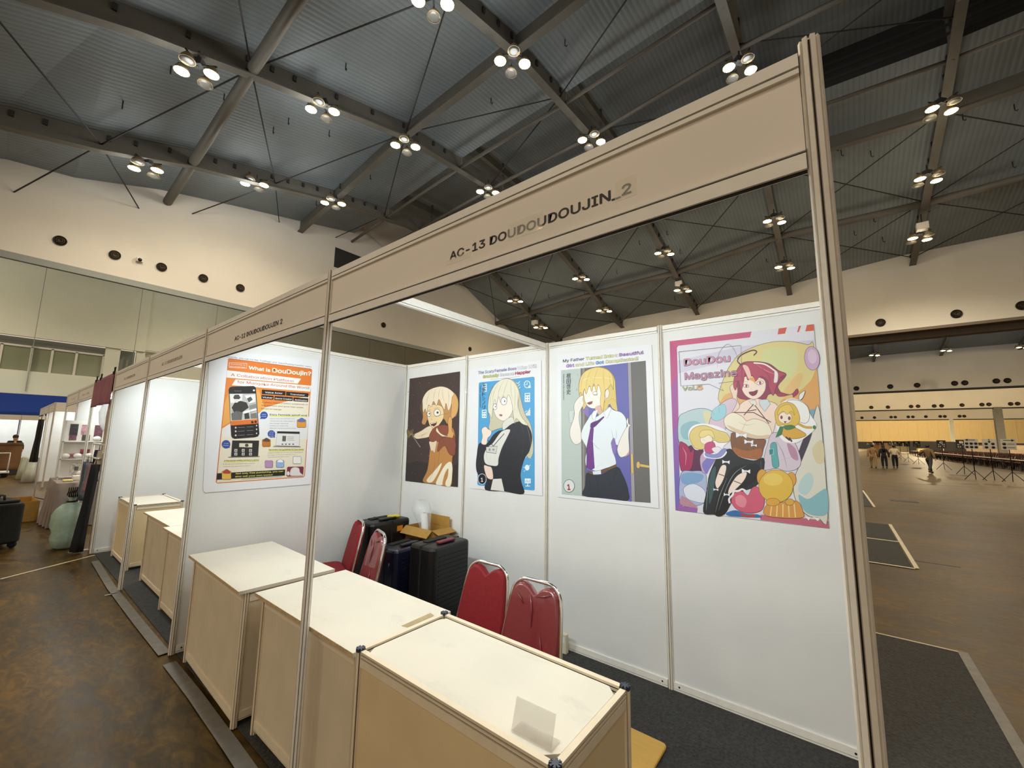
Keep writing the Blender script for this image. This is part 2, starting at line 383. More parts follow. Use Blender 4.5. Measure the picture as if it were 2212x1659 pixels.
# lower wall of the left bay: boarding, a raised panel field, the window strip and a recess
XW = -42.0
wl = MB()
def quad(y0, y1, z0, z1, x, mi=0): wl.box((x-.25, y0, z0), (x, y1, z1), mi)
wz = [at(0, 740, X=XW).z, at(0, 797, X=XW).z]
yA = at(225, 780, X=XW).y; yB = at(296, 757, X=XW).y; yC = at(313, 757, X=XW).y
quad(-12, 40, 0, wz[1], XW); quad(-12, yC+.0, wz[0]+.6, 13.7, XW+.12); quad(yC, 40, 8.0, 13.7, XW)
quad(yA, yB-.9, wz[1], wz[0]+.6, XW); quad(yB, yB+.5, wz[1], wz[0]+.6, XW); quad(yB+.5, 40, wz[1], 8.0, XW-.5)
quad(-12, yB, wz[1], wz[0]+.6, XW-.6, 1)
for q in range(-10, 38, 5): quad(q, q+.03, 4.2, 13.6, XW+.005 if q > yC else XW+.125, 2)
struct(wl.build('wall_left', [M_WALLG, M_TRIM, M_TRIM]))
wn = MB(); wn.box((XW-.32, -12, wz[1]), (XW-.28, yA, wz[0]))
M_PANE = mat('dull window glass', '#8b8f76', .08, 0, 0, coat=.6)
win = struct(wn.build('window_1', M_PANE))
fr = MB()
for q in (0, 67, 112, 165, 224): y = at(q, 770, X=XW-.28).y; fr.box((XW-.3, y-.06, wz[1]), (XW-.2, y+.06, wz[0]))
fr.box((XW-.3, -12, wz[0]-.06), (XW-.2, yA, wz[0]+.06)); fr.box((XW-.3, -12, wz[1]-.06), (XW-.1, yA, wz[1]+.04))
fr.build('window_frame', M_WALLW, win)
bl = MB(); bl.box((XW+.02, -12, .2), (XW+.06, 20, 4.02))
for y in range(-10, 20, 3): bl.box((XW+.06, y, .2), (XW+.068, y+.04, 4.02))
tag(bl.build('banner', M_BLUE), 'long royal blue banner covering the foot of the left hall wall', 'banner')

# round jet diffusers of the air conditioning
M_VENT = mat('black vent', '#1a1613', .5, .3); M_VENTR = mat('bronze vent ring', '#5b4a30', .4, .6)
def diffuser(p, ax, r, label, group):
    mb = MB(); s = 1 if ax == 'X' else -1
    mb.lathe([(r*.12, 0), (r, 0), (r, .05), (r*.85, .08), (r*.8, .03), (r*.12, .02)] if s > 0 else [(r*.12, 0), (r, 0), (r, -.05), (r*.85, -.08), (r*.8, -.03), (r*.12, -.02)], (0, 0, 0), 20, 0, ax)
    o = mb.build('air_diffuser', M_VENT); o.location = p
    rg = MB()
    for q in (.62, .36): rg.tube([(.05*s if ax == 'X' else q*r*math.cos(t*math.pi/9), q*r*math.cos(t*math.pi/9) if ax == 'X' else .05*s, q*r*math.sin(t*math.pi/9)) for t in range(18)], .016, 5, closed=True)
    rg.build('vane_ring', M_VENTR, o)
    return tag(o, label, 'air vent', group)
g = 'round air diffusers on the upper walls'
nm = ['first', 'second', 'third', 'fourth', 'fifth']
for i, (x, y) in enumerate(((130, 520), (248, 551), (349, 577), (439, 601), (519, 622))):
    diffuser(at(x, y, X=XL+.01), 'X', .22, '%s round black air diffuser from the left end of the left bulkhead' % nm[i], g)
for (x, y), l in (((828, 702), 'lone round diffuser on the bulkhead seen above the dividing booth rail'), ((1015, 754), 'round diffuser on the bulkhead just above the dark poster')):
    diffuser(at(x, y, X=XL+.01), 'X', .2, l, g)
for i, (x, y) in enumerate(((1902, 697), (2066, 678), (2208, 660))):
    diffuser(at(x, y, Y=36.09), 'Y', .27, '%s round black air diffuser on the nearest cross bulkhead, counted from the corner post' % nm[i], g)
for i, (x, y) in enumerate(((1850, 839), (1923, 835), (1981, 832), (2062, 828), (2084, 827), (2152, 823), (2176, 822))):
    diffuser(at(x, y, Y=77.99), 'Y', .33, 'round diffuser on the second cross bulkhead, number %d from the corner post' % (i+1), g)
for i, (x, y) in enumerate(((1882, 880), (1918, 879.5), (1968, 878), (1983, 877.5), (2018, 877), (2034, 876.5), (2078, 875), (2121, 874), (2136, 873.5), (2183, 872.5), (2198, 872))):
    diffuser(at(x, y, Y=120.99), 'Y', .36, 'small dark diffuser on the third cross bulkhead, number %d from the corner post' % (i+1), g)
for i, (x, y) in enumerate(((1862, 902.5), (1889, 902), (1925, 901), (1934, 901), (1962, 900.5), (1972, 900.5), (2000, 900), (2031, 899.5), (2041, 899.5), (2073, 899), (2083, 899))):
    diffuser(at(x, y, Y=170.99), 'Y', .4, 'tiny dark diffuser on the bright fourth bulkhead, number %d from the corner post' % (i+1), g)
p = at(301, 562, X=XL); o = MB().box((0, -.12, -.1), (.16, .12, .1)).build('security_camera', M_WALLW); o.location = p
MB().ball((.14, 0, -.02), .09).build('lens_dome', M_VENT, o); tag(o, 'small white security camera with dark dome between the left bulkhead diffusers', 'security camera')
p = at(755, 553, X=XL); struct(MB().box((XL, p.y-1.1, p.z-1.2), (XL+.03, p.y+1.3, p.z+.25)).build('trim_9', M_STEELD))

# high bay fittings: four lamps on a cross frame, two of them lit
M_LIT = mat('lit lamp glass', '#ffd98a', .3, emit=60); M_UNLIT = mat('unlit lamp glass', '#55534e', .35, 0, 0, coat=.2)
M_DOME = mat('lamp dome', '#8d7f62', .4, .5)
def high_bay():
    t = thing('high_bay_light', '', 'ceiling light', group='high bay lights under the roof beams')
    f = MB()
    f.tube([(-.6, 0, .25), (.6, 0, .25)], .03, 6).tube([(0, -.6, .25), (0, .6, .25)], .03, 6).tube([(0, 0, .2), (0, 0, .75)], .03, 6).box((-.16, -.12, .22), (.16, .12, .45))
    f.build('cross_frame', M_STEELD, t)
    for k, (x, y) in enumerate(((-.46, 0), (.46, 0), (0, -.46), (0, .46))):
        lit = k < 2
        d = MB().lathe([(.05, .22), (.1, .2), (.17, .1), (.23, -.05), (.215, -.05), (.16, .08), (.05, .16)], (x, y, 0), 14).build('lamp', M_DOME, t)
        MB().lathe([(.02, -.075), (.12, -.072), (.21, -.05), (.21, -.01), (.02, -.01)], (x, y, 0), 14).build('lamp_glass', M_LIT if lit else M_UNLIT, d)
    lamp('SPOT', 'lamp_light', (0, 0, -.3), HIGHBAY_W, (1, .87, .68), t, .3, spot_size=math.radians(150), spot_blend=.9)
    lamp('POINT', 'ceiling_fill', (0, 0, -.7), HIGHBAY_W*.16, (.96, .97, .94), t, .5)  # extra point light below the lamps, added to brighten the roof deck
    return t
FIX = [(935, 3, 6.6, 'top one on the beam nearest the camera, cut by the frame edge'), (1107, 133, 10.1, 'above the letters, where two big beams cross'), (1278, 303, 16.4, 'just above the fascia edge at the roof ridge'),
       (425, 155, 2.0, 'upper left one on the middle beam'), (697, 237, 6.4, 'second one down the middle beam'), (876, 314, 10.1, 'third one on the middle beam, at its big crossing'), (1054, 414, 16.4, 'half hidden by the fascia, fourth on the middle beam'),
       (315, 364, 2.0, 'lower left one over the left bulkhead'), (550, 397, 6.4, 'middle one of the row along the left bulkhead'), (720, 438, 10.1, 'last of the row along the left bulkhead, at a crossing'),
       (1598, 147, 16.6, 'beside the top of the corner post'), (2034, 236, 23.8, 'upper one on the far right beam'), (2005, 387, 27.8, 'middle one on the far right beam'), (1987, 515, 32.5, 'lowest on the far right beam'),
       (1113, 650, 27.8, 'upper one on the leftmost beam seen through the booth'), (1168, 707, 32, 'lowest left one seen through the booth'), (1255, 602, 27.8, 'upper one on the second beam seen through the booth'), (1305, 671, 32, 'lower one on the second beam seen through the booth'),
       (1435, 547, 27.8, 'upper one on the third beam seen through the booth'), (1475, 627, 32, 'lower one on the third beam seen through the booth'), (1673, 478, 27.8, 'upper one beside the corner post, seen through the booth'), (1695, 577, 32.6, 'lower one beside the corner post, seen through the booth')]
HB = high_bay()
for i, (x, y, Y, l) in enumerate(FIX):
    p = at(x, y, Y=Y); o = HB if i == 0 else dup(HB); o.rotation_euler = (0, 0, math.radians(45))
    o.location = CAM+(p-CAM)*.945; o['label'] = 'added high bay light, '+l
    if Y > 25 and 'far right' in l:
        for c in o.children:
            if c.type == 'LIGHT' and c.data.type == 'SPOT': c.data = c.data.copy(); c.data.energy *= 2.8
    if Y > 20:
        for c in o.children:
            if c.type == 'LIGHT' and c.data.type == 'POINT': c.data = c.data.copy(); c.data.energy *= .7; c.data.color = (1, .86, .64)
for x, y, l in ((11.5, 6, 'right of the frame near the camera'), (11.5, 27, 'right of the frame before the cross bulkhead'), (4.6, 6, 'over the aisle on the right')):  # extra fittings, added to keep the hall and its cross bulkhead lit
    dup(HB, label='added high bay light, '+l, loc=(x, y, beam_z(x, y)-.4))
for (x, y, Y, l) in ((2055, 718, 63, 'tiny upper one in the next hall'), (2044, 757, 70, 'tiny lower one in the next hall'), (1889, 767, 70, 'tiny one in the next hall beside the corner post'), (2209, 750, 70, 'tiny one in the next hall at the right frame edge')):
    dup(HB, label='added high bay light, '+l, loc=at(x, y, Y=Y))
for x, y, l in ((-22.8, -12, 'over the hall behind the camera, far left'), (-9, -12, 'over the hall behind the camera, middle'), (4.6, -12, 'over the hall behind the camera, right'), (-15.9, -22, 'deep behind the camera, left'), (-2.3, -22, 'deep behind the camera, right')):  # unseen lamps added behind the camera to light the fascia fronts
    dup(HB, label='unseen added high bay light '+l, loc=(x, y, beam_z(x, y+42)-.4))
for k, (x, y) in enumerate(((-33, 2), (-33, 14), (-37, -4), (-37, 8))): dup(HB, label='unseen high bay light over the left side bay, number %d from the front' % (k+1), loc=(x, y, 12.6))  # the later pair is added to brighten the lower wall
struct(MB().box((-46, 78.5, 14.74), (115, 214, 14.9)).build('ceiling_far_halls', M_DECK))
nth = ['first', 'second', 'third', 'fourth', 'fifth', 'sixth', 'seventh', 'eighth', 'ninth', 'tenth', 'eleventh', 'twelfth']
for k, (x, y) in enumerate(((-2, 60), (12, 60), (26, 60), (-2, 106), (12, 106), (26, 106), (0, 152), (16, 152), (32, 152), (48, 152))):  # unseen fittings with raised power, added to brighten the cross bulkheads
    o = dup(HB, label='added high bay light of the farther halls behind the bulkheads, %s of ten' % nth[k], loc=(x, y, beam_z(x, y-42)+.12 if y < 78 else 14.0))
    for c in o.children:
        if c.type == 'LIGHT': c.data = c.data.copy(); c.data.energy *= (6 if y < 78 else 26 if y < 120 else 22); c.data.color = (1, .80, .50)
# unseen floodlights, added to brighten the ochre wall of the last hall
for k in range(3):
    o = MB().box((-.4, -.2, -.1), (.4, .2, .12)).build('wall_fill_flood', M_STEELD); o.location = (2+k*16, 190, 12.6)
    MB().box((-.36, -.17, -.13), (.36, .17, -.1)).build('lamp_glass', M_LIT, o)
    MB().tube([(0, 0, .1), (0, 0, 2.16)], .04, 6).build('hanging_rod', M_STEELD, o); tag(o, '%s unseen floodlight added to brighten the ochre far wall' % ('left', 'middle', 'right')[k], 'flood light', 'unseen floodlights added before the far wall'); lamp('POINT', 'flood', (0, 0, -.5), 10500, (1, .80, .48), o, .6)

# ================================================================ carpets and floor tape
def carpet(x0, x1, y0, y1, label):
    o = MB().rbox((x0, y0, .0015), (x1, y1, .007), .02).build('carpet', M_CARPET); return tag(o, label, 'carpet', 'charcoal booth carpets')
carpet(-8.05, .62, .03, 4.0, 'charcoal carpet under the nearest row of booths')
carpet(-8, .64, 6.9, 8.78, 'charcoal carpet strip behind, near half, right of the corner post')
carpet(-8, .64, 8.84, 10.75, 'charcoal carpet strip behind, far half, right of the corner post')
carpet(-8, .55, 13.7, 19, 'farthest sliver of charcoal carpet right of the corner post')
def tape(pts, w, label, m=M_TAPE, z=.009):
    mb = MB(); P = [Vector(p) for p in pts]
    for i in range(len(P)-1):
        d = (P[i+1]-P[i]).normalized(); s = Vector((-d.y, d.x, 0))*w/2
        a, b = P[i], P[i+1]
        mb.add([(q.x, q.y, z+h) for h in (0, .0015) for q in (a-s, a+s, b+s, b-s)], [(0, 1, 2, 3), (4, 5, 6, 7), (0, 1, 5, 4), (2, 3, 7, 6), (0, 3, 7, 4), (1, 2, 6, 5)])
    return tag(mb.build('floor_tape', m), label, 'tape')
tape([at(x, y, Z=.01) for x, y in ((205, 1212), (240, 1268), (300, 1345), (355, 1412))], .07, 'grey tape along the carpet edge before the far empty booth')
tape([at(x, y, Z=.01) for x, y in ((366, 1432), (420, 1500), (500, 1612), (560, 1700))], .075, 'grey tape along the carpet edge before the nearest counters')
tape([(.645, 4.03, 0), (.645, 1.4, 0)], .06, 'pale tape along the near carpet edge right of the corner post')
tape([(-.5, 4.01, 0), (.62, 4.01, 0)], .02, 'thin pale tape along the back edge of the near carpet', M_TAPEW)
tape([(.68, 6.9, 0), (.68, 10.8, 0)], .05, 'pale tape along the side of the second carpet', M_TAPEW)
tape([(-.5, 6.87, 0), (.66, 6.87, 0)], .05, 'pale tape along the near end of the second carpet', M_TAPEW)
tape([(-.5, 8.81, 0), (.66, 8.81, 0)], .06, 'pale tape crossing the middle of the second carpet', M_TAPEW)
tape([(.58, 13.7, 0), (.5, 18.6, 0)], .05, 'pale tape along the farthest carpet', M_TAPEW)
tape([at(0, 1251, Z=.003), at(205, 1199, Z=.003)], .035, 'thin pale line across the aisle floor at the left', M_TAPEW, .002)
tape([at(226, 1286, Z=.01), at(252, 1281, Z=.01)], .02, 'short pale tick of tape beside the grey tape', M_TAPEW)
for i, (a, b, l) in enumerate((((1922, 1080), (1985, 1086), 'long dark floor slot cover in the aisle'), ((2051, 1026), (2091, 1028), 'small dark floor slot cover before the sign stands'))):
    p, q = at(*a, Z=0), at(*b, Z=0)
    o = MB().box((p.x, p.y-.22, .001), (q.x, p.y+.22, .008)).build('floor_hatch', M_STEELD); tag(o, l, 'floor hatch')

# ================================================================ booth system
X0, XM, XLp, XN, XO = 0.0, -2.04, -4.035, -6.035, -8.08
YB = 2.004
def post_prof(R=.02):
    o = []
    for k in range(8):
        for a, r in ((-13.5, R), (13.5, R), (15.5, R*.5), (29.5, R*.5)):
            t = math.radians(k*45+a+22.5); o.append((r*math.cos(t), r*math.sin(t)))
    return o
PP = post_prof()
def post(x, y, label, z0=.008, z1=2.5, R=.02, grp='octagonal booth posts'):
    mb = MB(); pr = post_prof(R)
    mb.loft([[(a, b, z) for a, b in pr] for z in (0, z1-z0)])
    core = MB().lathe([(R*.53, .001), (R*.53, z1-z0-.004)], n=8)
    o = mb.build('booth_post', M_ALU); o.location = (x, y, z0)
    core.build('post_core', M_GROOVE, o)
    return tag(o, label, 'post', grp)
post(X0, 0, 'thick fluted corner post at the right end of the fascia, nearest post', z1=2.525)
post(XM, 0, 'slim fluted front post standing between the two lettered fascias', z1=2.512)
post(XLp, 0, 'slim fluted front post at the left edge of the orange poster booth', z1=2.512)
post(XN, 0, 'front post standing alone on the carpet before the white divider', z1=2.51)
post(XO, 0, 'front post beside the hanging black trousers', z1=2.51)
post(-10.1, 0, 'front post behind the clothes rack', z1=2.5); post(-12.12, 0, 'front post beside the photo rack', z1=2.5); post(-14.2, 0, 'last front post at the far left end of the row', z1=2.5)
BX = [.0, -1.006, -2.012, -3.018, -4.035]
for x, l in zip(BX, ('back post hidden at the right end of the back wall', 'back post between the magazine poster and the shirt and tie poster', 'back post under the dividing rail, between the blue poster and the shirt and tie poster', 'back post between the dark poster and the blue poster', 'back corner post left of the dark poster')):
    post(x, YB, l, z1=2.505)
for x in (-5.04, -6.04, -7.06, -8.08): post(x, YB, 'back post of the empty white booths, at %.0f m from the poster corner' % (-4.035-x), z1=2.505)
for x in (-10.1, -12.12, -14.2): post(x, YB, 'back post of the far left booths, beyond the clothes rack %d' % round(-x), z1=2.5)

def rail(mb, p0, p1, zlo, zhi, grooves, n, w=.012, gw=.0018):
    """flat rail between p0 and p1; grooves is a list of heights cut as dark slots; n is the side it faces"""
    n = Vector(n); cuts = [zlo]+[g for q in sorted(grooves) for g in (q-gw, q+gw)]+[zhi]
    p0, p1 = Vector(p0), Vector(p1)
    for i in range(0, len(cuts), 2):
        a, b = cuts[i], cuts[i+1]
        mb.add([p+n*s*w+Vector((0, 0, z)) for z in (a, b) for p in (p0, p1) for s in (1, -1)],
               [(0, 1, 3, 2), (4, 5, 7, 6), (0, 2, 6, 4), (1, 3, 7, 5), (0, 1, 5, 4), (2, 3, 7, 6)], 0)
    mb.add([p+n*s*w*.5+Vector((0, 0, z)) for z in (zlo+.001, zhi-.001) for p in (p0, p1) for s in (1, -1)],
           [(0, 1, 3, 2), (4, 5, 7, 6), (0, 2, 6, 4), (1, 3, 7, 5), (0, 1, 5, 4), (2, 3, 7, 6)], 1)
def fascia(xa, xb, label, text=None, tx=None, y=0., bold=.032):
    t = thing('fascia_board', label, 'sign board', ((xa+xb)/2, y, 0), 0, 'fascia boards along the booth row'); cx = (xa+xb)/2
    a, b = xa-cx+.021, xb-cx-.021
    if a > b: a, b = xb-cx+.021, xa-cx-.021
    MB().box((a, -.003, 2.265), (b, .003, 2.462)).build('sign_panel', M_FASCIA, t)
    mb = MB(); rail(mb, (a, 0, 0), (b, 0, 0), 2.452, 2.5, [2.4665], (0, 1, 0), .012, .0028); mb.build('top_rail', [M_ALUW, M_GROOVE], t)
    mb = MB(); rail(mb, (a, 0, 0), (b, 0, 0), 2.226, 2.274, [2.2648], (0, 1, 0), .012, .0028); mb.box((a, -.005, 2.2235), (b, .005, 2.2265), 1); mb.build('bottom_rail', [M_ALUW, M_GROOVE], t)
    if text:
        x0, x1, z, cap = tx; m2 = MB(); put_text(m2, text, (x0-cx, -.0042, z), (x1-cx, -.0042, z), cap, (0, -1, 0), 0, bold); m2.build('lettering', M_BLACK, t)
    return t
f13 = fascia(XM, X0, 'long fascia board with bold black lettering starting AC-13, joined to the thick corner post', 'AC-13 DOUDOUDOUJIN_2', (-1.128, -.408, 2.3235, .042))
M_CLEAR = mat('clear tape', '#fff8ea', .1, 0, 160, .05, .25, alpha=.16, coat=1)
for a, b in ((-.845, -.70), (-.455, -.393), (-1.15, -1.02)):
    MB().box((a+1.02, -.0052, 2.305 if b < -1 else 2.312), (b+1.02, -.0046, 2.327 if b < -1 else 2.376)).build('clear_tape', M_CLEAR, f13)
fascia(XLp, XM, 'fascia board with black lettering starting AC-12, second along the row', 'AC-12 DOUDOUDOUJIN 2', (-3.39, -2.6, 2.316, .042), bold=.04)
M_FAINT = mat('faint print', '#8d7a5e', .5)
def faint(t, x0, x1, s):
    mb = MB(); put_text(mb, s, (x0, -.0042, 2.335), (x1, -.0042, 2.335), .045, (0, -1, 0), 0, .01); mb.build('lettering', M_FAINT, t)
t = fascia(XN, XLp, 'fascia board with faint small lettering above the first empty white booth'); faint(t, -.44, .30, 'AC-11 DOUDOUDOUJIN')
t = fascia(XO, XN, 'fascia board with very faint lettering right of the pink cloth'); faint(t, -.4, .28, 'AC-10 DOUDOUJIN')
fascia(-10.1, XO, 'fascia board covered by the hanging pink cloth')
t = fascia(-12.12, -10.1, 'short looking fascia board just left of the pink cloth'); faint(t, -.5, .4, 'AC-08')
t = fascia(-14.2, -12.12, 'last fascia board at the left end of the row'); faint(t, -.3, .3, 'AC-07')

def wall_panel(p0, p1, n, label):
    """a white panel held by a top and a bottom rail"""
    p0, p1, n = Vector(p0), Vector(p1), Vector(n); c = (p0+p1)/2; d = (p1-p0).normalized(); a, b = p0-c+d*.0205, p1-c-d*.0205
    t = thing('wall_panel', label, 'partition panel', c, 0, 'white booth wall panels')
    mb = MB(); mb.add([p+n*s*.002+Vector((0, 0, z)) for z in (.05, 2.46) for p in (a, b) for s in (1, -1)],
           [(0, 1, 3, 2), (4, 5, 7, 6), (0, 2, 6, 4), (1, 3, 7, 5), (0, 1, 5, 4), (2, 3, 7, 6)]); mb.build('panel', M_PANEL, t)
    mb = MB(); rail(mb, a, b, 2.452, 2.5, [2.4665], n); mb.build('top_rail', [M_ALUW, M_GROOVE], t)
    mb = MB(); rail(mb, a, b, .009, .06, [.02], n)
    for q in (a+d*.035, b-d*.035): mb.tube([q+n*.0125+Vector((0, 0, .038)), q+n*.0135+Vector((0, 0, .038))], .006, 8, 1)
    mb.build('bottom_rail', [M_ALUW, M_GROOVE], t)
    return t
for i, l in enumerate(('white back panel behind the magazine poster', 'white back panel behind the shirt and tie poster', 'white back panel behind the blue poster', 'white back panel behind the dark poster')):
    wall_panel((BX[i+1], YB, 0), (BX[i], YB, 0), (0, -1, 0), l)
XS2 = [-4.035, -5.04, -6.04, -7.06, -8.08]
for i in range(4): wall_panel((XS2[i+1], YB, 0), (XS2[i], YB, 0), (0, -1, 0), '%s white back panel left of the orange poster wall' % ('first', 'second', 'third', 'fourth')[i])
for x, l in ((-4.035, 'orange poster'), (-8.08, 'empty booth')):
    post(x, 1.0, 'middle post of the side wall by the %s' % l, z1=2.505)
    for y0, y1, q in ((0, 1, 'front'), (1, YB, 'rear')):
        wall_panel((x, y0, 0), (x, y1, 0), (1, 0, 0), 'white side wall panel, %s half, %s wall' % (q, l))
for a, b in ((-10.1, -8.08), (-12.12, -10.1), (-14.2, -12.12)): wall_panel((a, YB, 0), (b, YB, 0), (0, -1, 0), 'bright white back panel of the far left booths, %.0f m along' % -a)
wall_panel((-12.12, 0, 0), (-12.12, YB, 0), (1, 0, 0), 'white side panel behind the photo rack')
# header rails that tie front and back posts
def header(x, label):
    mb = MB(); rail(mb, (x, .021, 0), (x, YB-.021, 0), 2.44, 2.5, [2.452], (1, 0, 0)); return tag(mb.build('header_rail', [M_ALUW, M_GROOVE]), label, 'rail')
header(XM+.014, 'bright white rail running overhead from the middle front post to the back wall')
header(0, 'overhead rail running back from the thick corner post')
header(-6.04, 'overhead rail running back above the empty booth')
# tube lights fixed behind the fascias
M_TUBE = mat('lit tube', '#eef4ff', .4, emit=6)
def tube_light(x, y, label):
    t = thing('tube_light', label, 'booth light', (x, y, 2.335), 0, 'tube lights behind the fascias')
    MB().rbox((-.6, -.018, .02), (.6, .018, .06), .008).build('housing', M_PANEL, t)
    MB().lathe([(.002, -.58), (.012, -.58), (.012, .58), (.002, .58)], (0, 0, 0), 10, ax='X').build('tube', M_TUBE, t)
    lamp('AREA', 'tube_glow', (0, .018, -.012), TUBE_W, (.84, .97, 1), t, (1.15, .03), (math.radians(62), 0, 0))
    return t
T0 = tube_light(-1.0, .036, 'tube light behind the AC-13 fascia')
for x, l in ((-3.0, 'AC-12 fascia'), (-5.0, 'fascia of the first empty booth'), (-7.0, 'fascia of the second empty booth'), (-9.1, 'pink cloth fascia'), (-11.1, 'short fascia'), (-13.1, 'last fascia')):
    dup(T0, label='tube light behind the '+l, loc=(x, .036, 2.335))

# ================================================================ counters
def top_mat():
    m = mat('cream counter top', '#e0d9ca', .42, 0, 1.6, .05); nt = m.node_tree; L = nt.links.new; b = nt.nodes['Principled BSDF']
    src = b.inputs['Base Color'].links[0].from_socket
    tc = nt.nodes.new('ShaderNodeTexCoord'); mp = nt.nodes.new('ShaderNodeMapping'); mp.inputs['Rotation'].default_value = (0, 0, .6); mp.inputs['Scale'].default_value = (2.2, 4, 3)
    n = nt.nodes.new('ShaderNodeTexNoise'); n.inputs['Scale'].default_value = 1.4; n.inputs['Detail'].default_value = 9; n.inputs['Roughness'].default_value = .7
    L(tc.outputs['Object'], mp.inputs[0]); L(mp.outputs[0], n.inputs['Vector'])
    r = nt.nodes.new('ShaderNodeValToRGB'); r.color_ramp.elements[0].position = .57; r.color_ramp.elements[1].position = .72
    r.color_ramp.elements[0].color = (0, 0, 0, 1); r.color_ramp.elements[1].color = (.22, .22, .22, 1)
    L(n.outputs['Fac'], r.inputs[0]); mx = nt.nodes.new('ShaderNodeMix'); mx.data_type = 'RGBA'; mx.inputs[7].default_value = lin('#a39a8c')
    L(r.outputs[0], mx.inputs[0]); L(src, mx.inputs[6]); L(mx.outputs[2], b.inputs['Base Color']); return m
M_TOP = top_mat()
M_EDGE = mat('raw board edge', '#c3a981', .8, 0, 60, .2, .4)
def counter(x0, x1, y0, y1, h, label, framed=False, over=.03, pm=M_BEIGE, rz=0, vis=('F', 'R', 'L', 'B'), midrail=True):
    cx, cy = (x0+x1)/2, (y0+y1)/2; a, b = (x1-x0)/2, (y1-y0)/2
    t = thing('display_counter', label, 'counter', (cx, cy, .007), rz, 'cream topped display counters'); h -= .007
    R = .018; pr = post_prof(R); ia, ib = (a-R, b-R) if framed else (a-R-over*.3, b-R-over)
    zt = h+.012 if framed else h-.019
    for k, (sx, sy) in enumerate(((-1, -1), (1, -1), (1, 1), (-1, 1))):
        o = MB().loft([[(sx*ia+u, sy*ib+v, z) for u, v in pr] for z in (0, zt)]).build('corner_post', M_CRAIL, t)
        c = MB().lathe([(R*.53, .001), (R*.53, zt-.004)], (sx*ia, sy*ib, 0), 8); c.build('post_core', M_GROOVE, o)
        if framed: MB().loft([[(sx*ia+u*1.04, sy*ib+v*1.04, z) for u, v in pr] for z in (zt-.012, zt+.0015)]).build('post_end', mat('blue grey post end', '#4d5566', .4, .6), o)
    sides = {'F': ((-ia, -ib), (ia, -ib), (0, -1, 0)), 'R': ((ia, -ib), (ia, ib), (1, 0, 0)), 'B': ((-ia, ib), (ia, ib), (0, 1, 0)), 'L': ((-ia, -ib), (-ia, ib), (-1, 0, 0))}
    for k, (p, q, n) in sides.items():
        p, q, nv = Vector((*p, 0)), Vector((*q, 0)), Vector(n); d = (q-p).normalized(); p, q = p+d*R, q-d*R
        mb = MB(); mb.add([w+nv*s*.003+Vector((0, 0, z)) for z in (.07, zt-.02) for w in (p, q) for s in (1, -1)], [(0, 1, 3, 2), (4, 5, 7, 6), (0, 2, 6, 4), (1, 3, 7, 5), (0, 1, 5, 4), (2, 3, 7, 6)])
        mb.build('side_panel', pm, t)
        zr = (h-.052, h+.006) if framed else (h-.075, h-.02)
        mb = MB(); rail(mb, p, q, zr[0], zr[1], [zr[1]-.012, zr[1]-.025] if framed else [zr[1]-.012], n, .011, .003 if framed else .002); mb.build('top_rail', [M_CRAIL, M_GROOVE], t); mb = MB(); rail(mb, p, q, .03, .075, [.036], n, .011); mb.build('bottom_rail', [M_CRAIL, M_GROOVE], t)
    if framed:
        e = .02; pts = [(-ia+e+.02, -ib+.018), (ia-.055, -ib+.018), (ia-.018, -ib+.055), (ia-.018, ib-.055), (ia-.055, ib-.018), (-ia+e+.02, ib-.018), (-ia+.018, ib-.055), (-ia+.018, -ib+.055)]
        MB().loft([[(u, v, z) for u, v in pts] for z in (h-.02, h-.002)]).build('counter_top', M_TOP, t)
    else:
        tb = MB().box((-a, -b, h-.019), (a, b, h)).build('counter_top', M_TOP, t)
        MB().box((-a-.0006, -b-.0008, h-.0185), (a+.0006, -b, h-.001)).build('top_edge', M_EDGE, tb)
    return t
counter(-1.645, -.655, .018, .518, .765, 'nearest framed counter with a clear sign holder on it', True, pm=M_BEIGE2)
counter(-2.69, -1.66, .022, .575, .75, 'counter behind the middle front post with tape along its top edge')
counter(-3.855, -2.765, -.02, .55, .75, 'counter under the orange poster at the left front post', rz=math.radians(-1.5))
counter(-5.14, -4.12, .1, .62, .75, 'counter half hidden behind the left front post in the first empty booth')
counter(-6.27, -5.15, .155, .62, .75, 'counter with scuffed top next to the post standing on bare carpet')
counter(-7.75, -6.79, .145, .645, .76, 'far framed counter against the white divider', True, pm=M_BEIGE2)
# small things on the counters
M_ACR = mat('clear acrylic', '#cfc8bc', .08, 0, 30, .15, alpha=.28, coat=.5)
ac = [at(1104, 1580, Z=.766), at(1190, 1626, Z=.766)]
d = (ac[1]-ac[0]).normalized(); n = Vector((-d.y, d.x, 0)); L_ = (ac[1]-ac[0]).length
t = thing('sign_holder', 'empty clear acrylic sign holder leaning on the nearest counter top', 'sign holder', ac[0]+Vector((0, 0, .0005)), math.atan2(d.y, d.x))
prof = [(.0, .0), (.055, .0), (.055, .002), (.003, .002), (.03, .085), (.028, .085)]
MB().loft([[(x, v[0], v[1]) for v in prof] for x in (0, L_)]).build('bent_sheet', M_ACR, t)
M_TP = mat('packing tape', '#cdb98f', .25, 0, 30, .1, alpha=.7, coat=.5)
tp = [at(x, y, Z=.7512) for x, y in ((867, 1352), (930, 1324), (938, 1330), (880, 1355))]
o = MB().loft([[p for p in tp], [p+Vector((0, 0, .0006)) for p in tp]]).build('packing_tape', M_TP); tag(o, 'strip of clear packing tape along the right edge of the middle counter', 'tape')

